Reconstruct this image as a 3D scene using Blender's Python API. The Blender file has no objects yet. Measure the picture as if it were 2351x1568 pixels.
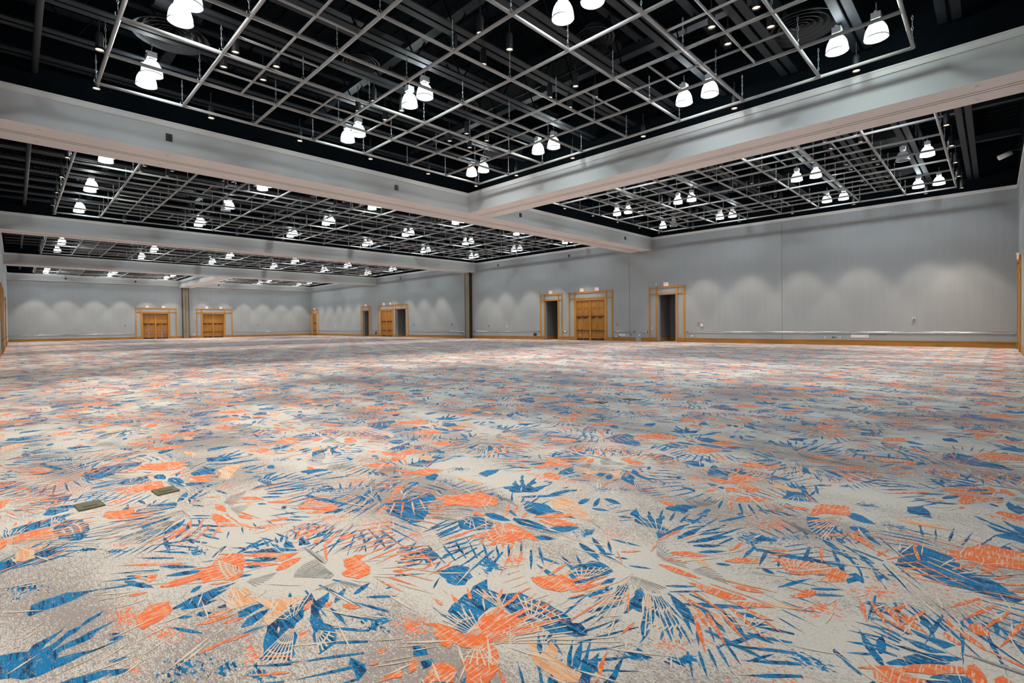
import bpy, bmesh, math, random, json
from math import pi, sin, cos
from mathutils import Vector, Matrix
random.seed(7)
C = bpy.context.scene.collection
SC = bpy.context.scene

# ------------------------------------------------------------ camera, world, exposure
F_PX, IMG_W = 1123.56, 2351.0
cam_d = bpy.data.cameras.new('camera'); cam = bpy.data.objects.new('camera', cam_d); C.objects.link(cam)
cam_d.sensor_fit = 'HORIZONTAL'; cam_d.sensor_width = 36.0; cam_d.lens = F_PX/IMG_W*36.0
cam_d.shift_y = -24.30/IMG_W
cam_d.clip_start = 0.05; cam_d.clip_end = 300
fw = Vector((0.71237689, 0.70168207, -0.01270568)); rt = Vector((0.70160373, -0.71248885, -0.01057546)); up = Vector((0.01647327, 0.00138064, 0.99986335))
m = Matrix((rt, up, -fw)).transposed().to_4x4(); m.translation = Vector((0, 0, 1.5)); cam.matrix_world = m
SC.camera = cam
w = bpy.data.worlds.new('world'); SC.world = w; w.use_nodes = True
w.node_tree.nodes['Background'].inputs[0].default_value = (0.8, 0.9, 1.0, 1); w.node_tree.nodes['Background'].inputs[1].default_value = 0.0
SC.view_settings.view_transform = 'Standard'; SC.view_settings.look = 'None'; SC.view_settings.gamma = 1
SC.view_settings.use_curve_mapping = False
SC.view_settings.exposure = 0.0
LAMP_W = 112.0      # high bay lamps
CAN_W = 1000.0       # warm can downlights at the perimeter

# ------------------------------------------------------------ the room's measures (metres)
XL, XR, YN, YB = -0.62, 36.578, -0.886, 85.745
ZT, ZB, ZD, ZG = 8.482, 7.451, 11.2, 8.40
P, PV = 2.045, 2.061

# ------------------------------------------------------------ materials
def new_mat(name):
    m_ = bpy.data.materials.new(name); m_.use_nodes = True; nt = m_.node_tree
    return m_, nt, nt.nodes['Principled BSDF']
def mat(name, col, rough=.6, metal=0.0, var=0.0, scale=(3, 3, 3), emit=None, es=0, spec=.5, bump=0):
    m_, nt, b = new_mat(name)
    b.inputs['Base Color'].default_value = (*col, 1); b.inputs['Roughness'].default_value = rough; b.inputs['Metallic'].default_value = metal
    b.inputs['Specular IOR Level'].default_value = spec
    if var:
        tc = nt.nodes.new('ShaderNodeTexCoord'); mp = nt.nodes.new('ShaderNodeMapping'); no = nt.nodes.new('ShaderNodeTexNoise'); cr = nt.nodes.new('ShaderNodeValToRGB')
        mp.inputs['Scale'].default_value = scale; no.inputs['Scale'].default_value = 1; no.inputs['Detail'].default_value = 5
        nt.links.new(tc.outputs['Object'], mp.inputs[0]); nt.links.new(mp.outputs[0], no.inputs['Vector']); nt.links.new(no.outputs[0], cr.inputs[0]); nt.links.new(cr.outputs[0], b.inputs['Base Color'])
        cr.color_ramp.elements[0].position = .3; cr.color_ramp.elements[1].position = .7
        cr.color_ramp.elements[0].color = (*[c*(1-var) for c in col], 1); cr.color_ramp.elements[1].color = (*[min(1, c*(1+var)) for c in col], 1)
        if bump:
            bp = nt.nodes.new('ShaderNodeBump'); bp.inputs['Strength'].default_value = bump; bp.inputs['Distance'].default_value = .01
            nt.links.new(no.outputs[0], bp.inputs['Height']); nt.links.new(bp.outputs[0], b.inputs['Normal'])
    if emit:
        b.inputs['Emission Color'].default_value = (*emit, 1); b.inputs['Emission Strength'].default_value = es
    return m_
M = dict(
    wall=mat('grey_wallcovering', (.355, .38, .39), .75, var=.03, scale=(6, 6, .35), spec=.3),
    face=mat('beam_side_wallcovering', (.47, .485, .485), .7, var=.03, scale=(.6, .6, .6), spec=.3),
    bounce_paint=mat('soffit_paint_with_bounce', (.82, .765, .725), .7, var=.03, scale=(.6, .6, .6), spec=.3),  # carpet bounce light worked into the colour: paler and pinker than the sides
    trim=mat('cornice_paint', (.62, .61, .59), .6, spec=.3),
    groove=mat('track_groove', (.06, .05, .045), .8),
    black=mat('black_ceiling_paint', (.0010, .0030, .0048), .85, var=.3, scale=(2, 2, 2), spec=.08),
    steel=mat('dark_painted_steel', (.006, .0095, .014), .6, var=.25, scale=(3, 3, 3), spec=.4),
    duct=mat('dark_painted_duct', (.013, .014, .016), .6, var=.2, scale=(2, 2, 2)),
    pipe=mat('white_painted_pipe', (.36, .35, .34), .4, var=.05, scale=(4, 4, 4)),
    hang=mat('zinc_hanger', (.35, .37, .38), .4, .6),
    can=mat('black_can', (.012, .013, .015), .5),
    wood=mat('maple_wood', (.50, .235, .045), .38, var=.14, scale=(9, 9, 1.2)),
    woodh=mat('maple_baseboard', (.38, .17, .025), .4, var=.16, scale=(1.0, 1.0, 9)),
    woodd=mat('maple_panel', (.42, .18, .03), .4, var=.18, scale=(7, 7, 1.0)),
    chrome=mat('brushed_steel', (.62, .63, .66), .18, 1.0),
    dark=mat('dark_plastic', (.02, .02, .022), .5),
    bronze=mat('dark_bronze', (.07, .045, .03), .4, .6),
    white=mat('white_plastic', (.75, .75, .74), .5),
    cream=mat('cream_plastic', (.72, .66, .50), .5),
    red=mat('red_plastic', (.45, .03, .02), .5),
    tan=mat('tan_partition_vinyl', (.27, .235, .17), .6, var=.08, scale=(3, 3, .5)),
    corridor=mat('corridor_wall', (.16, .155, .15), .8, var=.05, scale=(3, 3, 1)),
    olive=mat('olive_floor_plate', (.13, .12, .06), .45, .4, var=.2, scale=(20, 20, 20)),
    signw=mat('exit_sign_face', (.85, .78, .76), .4, emit=(1, .75, .72), es=.25),
    signr=mat('exit_sign_letters', (.8, .05, .05), .4, emit=(1, .1, .08), es=.5),
    lens=mat('warm_downlight_lens', (.9, .75, .6), .4, emit=(1, .74, .55), es=1.6),
    lensb=mat('bright_downlight_lens', (.9, .75, .6), .4, emit=(1, .72, .45), es=14),
    housing=mat('lamp_housing', (.62, .63, .64), .4, .2),
)
def glass_mat(name, col, es, tr):
    m_ = bpy.data.materials.new(name); m_.use_nodes = True; nt = m_.node_tree; nt.nodes.clear()
    out = nt.nodes.new('ShaderNodeOutputMaterial'); em = nt.nodes.new('ShaderNodeEmission'); t = nt.nodes.new('ShaderNodeBsdfTransparent'); g = nt.nodes.new('ShaderNodeBsdfGlossy')
    m1 = nt.nodes.new('ShaderNodeMixShader'); m2 = nt.nodes.new('ShaderNodeMixShader')
    em.inputs[0].default_value = (*col, 1); em.inputs[1].default_value = es; g.inputs['Roughness'].default_value = .15
    m1.inputs[0].default_value = .12; nt.links.new(em.outputs[0], m1.inputs[1]); nt.links.new(g.outputs[0], m1.inputs[2])
    m2.inputs[0].default_value = tr; nt.links.new(m1.outputs[0], m2.inputs[1]); nt.links.new(t.outputs[0], m2.inputs[2]); nt.links.new(m2.outputs[0], out.inputs[0])
    return m_
G_ON = glass_mat('lit_prismatic_glass', (.95, 1, 1), 5.0, .55)
G_GR = glass_mat('greenish_lit_prismatic_glass', (.72, 1, .86), 3.2, .55)
G_OFF = glass_mat('unlit_prismatic_glass', (.7, .8, .85), .28, .55)

def carpet_mat():
    m_, nt, b = new_mat('patterned_carpet'); N = nt.nodes; L = nt.links
    b.inputs['Roughness'].default_value = .95; b.inputs['Specular IOR Level'].default_value = .1; b.inputs['Sheen Weight'].default_value = .1; b.inputs['Sheen Roughness'].default_value = .5
    tc = N.new('ShaderNodeTexCoord')
    def noise(sc, det=3, rough=.6, off=0):
        mp = N.new('ShaderNodeMapping'); mp.inputs['Scale'].default_value = sc; mp.inputs['Location'].default_value = (off, off*.7, 0)
        no = N.new('ShaderNodeTexNoise'); no.inputs['Scale'].default_value = 1; no.inputs['Detail'].default_value = det; no.inputs['Roughness'].default_value = rough
        L.new(tc.outputs['Object'], mp.inputs[0]); L.new(mp.outputs[0], no.inputs['Vector']); return no.outputs[0]
    def math_(op, a, c=None, clamp=False):
        n = N.new('ShaderNodeMath'); n.operation = op; n.use_clamp = clamp
        for i, v in enumerate((a, c)):
            if v is None: continue
            if isinstance(v, (int, float)): n.inputs[i].default_value = v
            else: L.new(v, n.inputs[i])
        return n.outputs[0]
    def mix(f, a, c):
        n = N.new('ShaderNodeMix'); n.data_type = 'RGBA'
        if isinstance(f, (int, float)): n.inputs[0].default_value = f
        else: L.new(f, n.inputs[0])
        for i, v in ((6, a), (7, c)):
            if isinstance(v, tuple): n.inputs[i].default_value = (*v, 1)
            else: L.new(v, n.inputs[i])
        return n.outputs[2]
    def step(v, t, soft=.04):
        return math_('DIVIDE', math_('SUBTRACT', v, t - soft), 2*soft, True)
    big = noise((.85, .42, 1), 3, .5); grain = noise((170, 62, 1), 2, .7, 3); grain2 = noise((70, 15, 1), 3, .65, 9); fib = noise((230, 60, 1), 1, .5, 5)
    s1 = math_('ADD', big, math_('MULTIPLY', math_('SUBTRACT', grain, .5), .75))
    s1 = math_('ADD', s1, math_('MULTIPLY', math_('SUBTRACT', grain2, .5), .4))
    base = mix(step(s1, .535, .035), CREAM, TAUPE)
    base = mix(math_('MULTIPLY', step(fib, .56, .05), .22), base, (.25, .22, .20))
    a1 = N.new('ShaderNodeAttribute'); a1.attribute_name = 'pat'; sp1 = N.new('ShaderNodeSeparateColor'); L.new(a1.outputs['Color'], sp1.inputs[0])
    a2 = N.new('ShaderNodeAttribute'); a2.attribute_name = 'spk'; sp2 = N.new('ShaderNodeSeparateColor'); L.new(a2.outputs['Color'], sp2.inputs[0])
    stripe = noise((42, 2.6, 1), 4, .65, 1); stripe2 = noise((18, 40, 1), 2, .6, 4)
    blue = mix(step(stripe, .535, .03), BLUE, NAVY)
    blue = mix(math_('MULTIPLY', step(stripe2, .60, .05), .5), blue, (.03, .22, .45))
    orange = mix(math_('MULTIPLY', step(stripe, .545, .03), .8), ORANGE, (.80, .33, .15)); hatch = noise((9, 85, 1), 2, .6, 31); orange = mix(math_('MULTIPLY', step(hatch, .57, .02), .8), orange, (.74, .56, .45))
    peach = mix(step(stripe, .5, .05), (.80, .36, .16), (.74, .55, .40))
    drop = step(math_('ADD', math_('MULTIPLY', grain, .5), math_('MULTIPLY', grain2, .5)), .57, .02)
    keep = math_('SUBTRACT', 1, math_('MULTIPLY', drop, .85))
    col = mix(math_('MULTIPLY', sp1.outputs[0], keep), base, blue)
    col = mix(math_('MULTIPLY', sp1.outputs[1], keep), col, orange)
    col = mix(math_('MULTIPLY', sp1.outputs[2], keep), col, peach)
    g3 = noise((60, 22, 1), 2, .7, 13); g4 = noise((66, 24, 1), 2, .7, 23)
    cb = step(g3, math_('SUBTRACT', .66, math_('MULTIPLY', sp2.outputs[0], .22)), .0) if False else math_('GREATER_THAN', g3, math_('SUBTRACT', .68, math_('MULTIPLY', sp2.outputs[0], .25)))
    co = math_('GREATER_THAN', g4, math_('SUBTRACT', .68, math_('MULTIPLY', sp2.outputs[1], .25)))
    gate1 = math_('GREATER_THAN', sp2.outputs[0], .03); gate2 = math_('GREATER_THAN', sp2.outputs[1], .03)
    col = mix(math_('MULTIPLY', cb, gate1), col, blue); col = mix(math_('MULTIPLY', math_('MULTIPLY', co, gate2), .9), col, orange)
    L.new(col, b.inputs['Base Color'])
    bp = N.new('ShaderNodeBump'); bp.inputs['Strength'].default_value = .35; bp.inputs['Distance'].default_value = .004
    L.new(grain, bp.inputs['Height']); L.new(bp.outputs[0], b.inputs['Normal'])
    # thin woven lines keep their own colour: blue channel of spk = light line, alpha of pat via fourth colour
    lc = mix(sp2.outputs[2], col, (.70, .60, .50)); L.new(lc, b.inputs['Base Color'])
    a3 = N.new('ShaderNodeAttribute'); a3.attribute_name = 'gry'; dc = mix(a3.outputs['Fac'], lc, (.16, .19, .21)); L.new(dc, b.inputs['Base Color'])
    return m_
CREAM, TAUPE, BLUE, NAVY, ORANGE = (.65, .62, .57), (.345, .30, .285), (.006, .19, .43), (.004, .045, .13), (.86, .165, .04)
M['carpet'] = carpet_mat()

# ------------------------------------------------------------ helpers
class MB:
    def __init__(s): s.v = []; s.f = []; s.m = []
    def box(s, x0, x1, y0, y1, z0, z1, mi=0):
        n = len(s.v)
        s.v += [(x0, y0, z0), (x1, y0, z0), (x1, y1, z0), (x0, y1, z0), (x0, y0, z1), (x1, y0, z1), (x1, y1, z1), (x0, y1, z1)]
        s.f += [(n, n+3, n+2, n+1), (n+4, n+5, n+6, n+7), (n, n+1, n+5, n+4), (n+1, n+2, n+6, n+5), (n+2, n+3, n+7, n+6), (n+3, n, n+4, n+7)]; s.m += [mi]*6
        return s
    def tube(s, p0, p1, r, n=10, r1=None, mi=0, cap=True):
        p0 = Vector(p0); p1 = Vector(p1); d = (p1-p0).normalized(); a = d.orthogonal().normalized(); b = d.cross(a); k = len(s.v); r1 = r if r1 is None else r1
        for p, rr in ((p0, r), (p1, r1)):
            for i in range(n):
                t = 2*pi*i/n; s.v.append(tuple(p+(a*cos(t)+b*sin(t))*rr))
        for i in range(n): s.f.append((k+i, k+(i+1) % n, k+n+(i+1) % n, k+n+i)); s.m.append(mi)
        if cap: s.f += [tuple(k+i for i in reversed(range(n))), tuple(k+n+i for i in range(n))]; s.m += [mi, mi]
        return s
    def lathe(s, prof, n=20, mi=0, c=(0, 0, 0)):
        k = len(s.v)
        for r, z in prof:
            for i in range(n): s.v.append((c[0]+r*cos(2*pi*i/n), c[1]+r*sin(2*pi*i/n), c[2]+z))
        for j in range(len(prof)-1):
            for i in range(n): s.f.append((k+j*n+i, k+j*n+(i+1) % n, k+(j+1)*n+(i+1) % n, k+(j+1)*n+i)); s.m.append(mi)
        return s
    def link_(s, path, r, n=6):
        for a, b in zip(path, path[1:]): s.tube(a, b, r, n)
        return s
    def mesh(s, name, mats, smooth=False):
        me = bpy.data.meshes.new(name); me.from_pydata(s.v, [], s.f)
        for q in (mats if isinstance(mats, (list, tuple)) else [mats]): me.materials.append(q)
        me.polygons.foreach_set('material_index', s.m); me.polygons.foreach_set('use_smooth', [smooth]*len(s.f)); me.update(); return me
    def obj(s, name, mats, parent=None, smooth=False, label=None, loc=(0, 0, 0)):
        o = bpy.data.objects.new(name, s.mesh(name, mats, smooth)); C.objects.link(o); o.location = loc
        if parent: o.parent = parent
        if label: o['label'] = label
        return o
def thing(name, label, cat, loc=(0, 0, 0), rz=0, group=None, kind=None):
    o = bpy.data.objects.new(name, None); C.objects.link(o); o.location = loc; o.rotation_euler = (0, 0, rz); o.empty_display_size = .1
    return tag(o, label, cat, group, kind)
def tag(o, label=None, cat=None, group=None, kind=None):
    if label: o['label'] = label
    if cat: o['category'] = cat
    if group: o['group'] = group
    if kind: o['kind'] = kind
    return o
def struct(o, label=None, cat=None): return tag(o, label, cat, None, 'structure')
def dup(root, loc, label, rz=None, group=None):
    r = root.copy(); C.objects.link(r); r.location = loc; r['label'] = label
    if rz is not None: r.rotation_euler = (0, 0, rz)
    if group: r['group'] = group
    for ch in root.children:
        c = ch.copy(); C.objects.link(c); c.parent = r
        for g in ch.children:
            d = g.copy(); C.objects.link(d); d.parent = c
    return r
ORD = ['zeroth', 'first', 'second', 'third', 'fourth', 'fifth', 'sixth', 'seventh', 'eighth', 'ninth', 'tenth', 'eleventh', 'twelfth', 'thirteenth', 'fourteenth', 'fifteenth']

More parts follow.
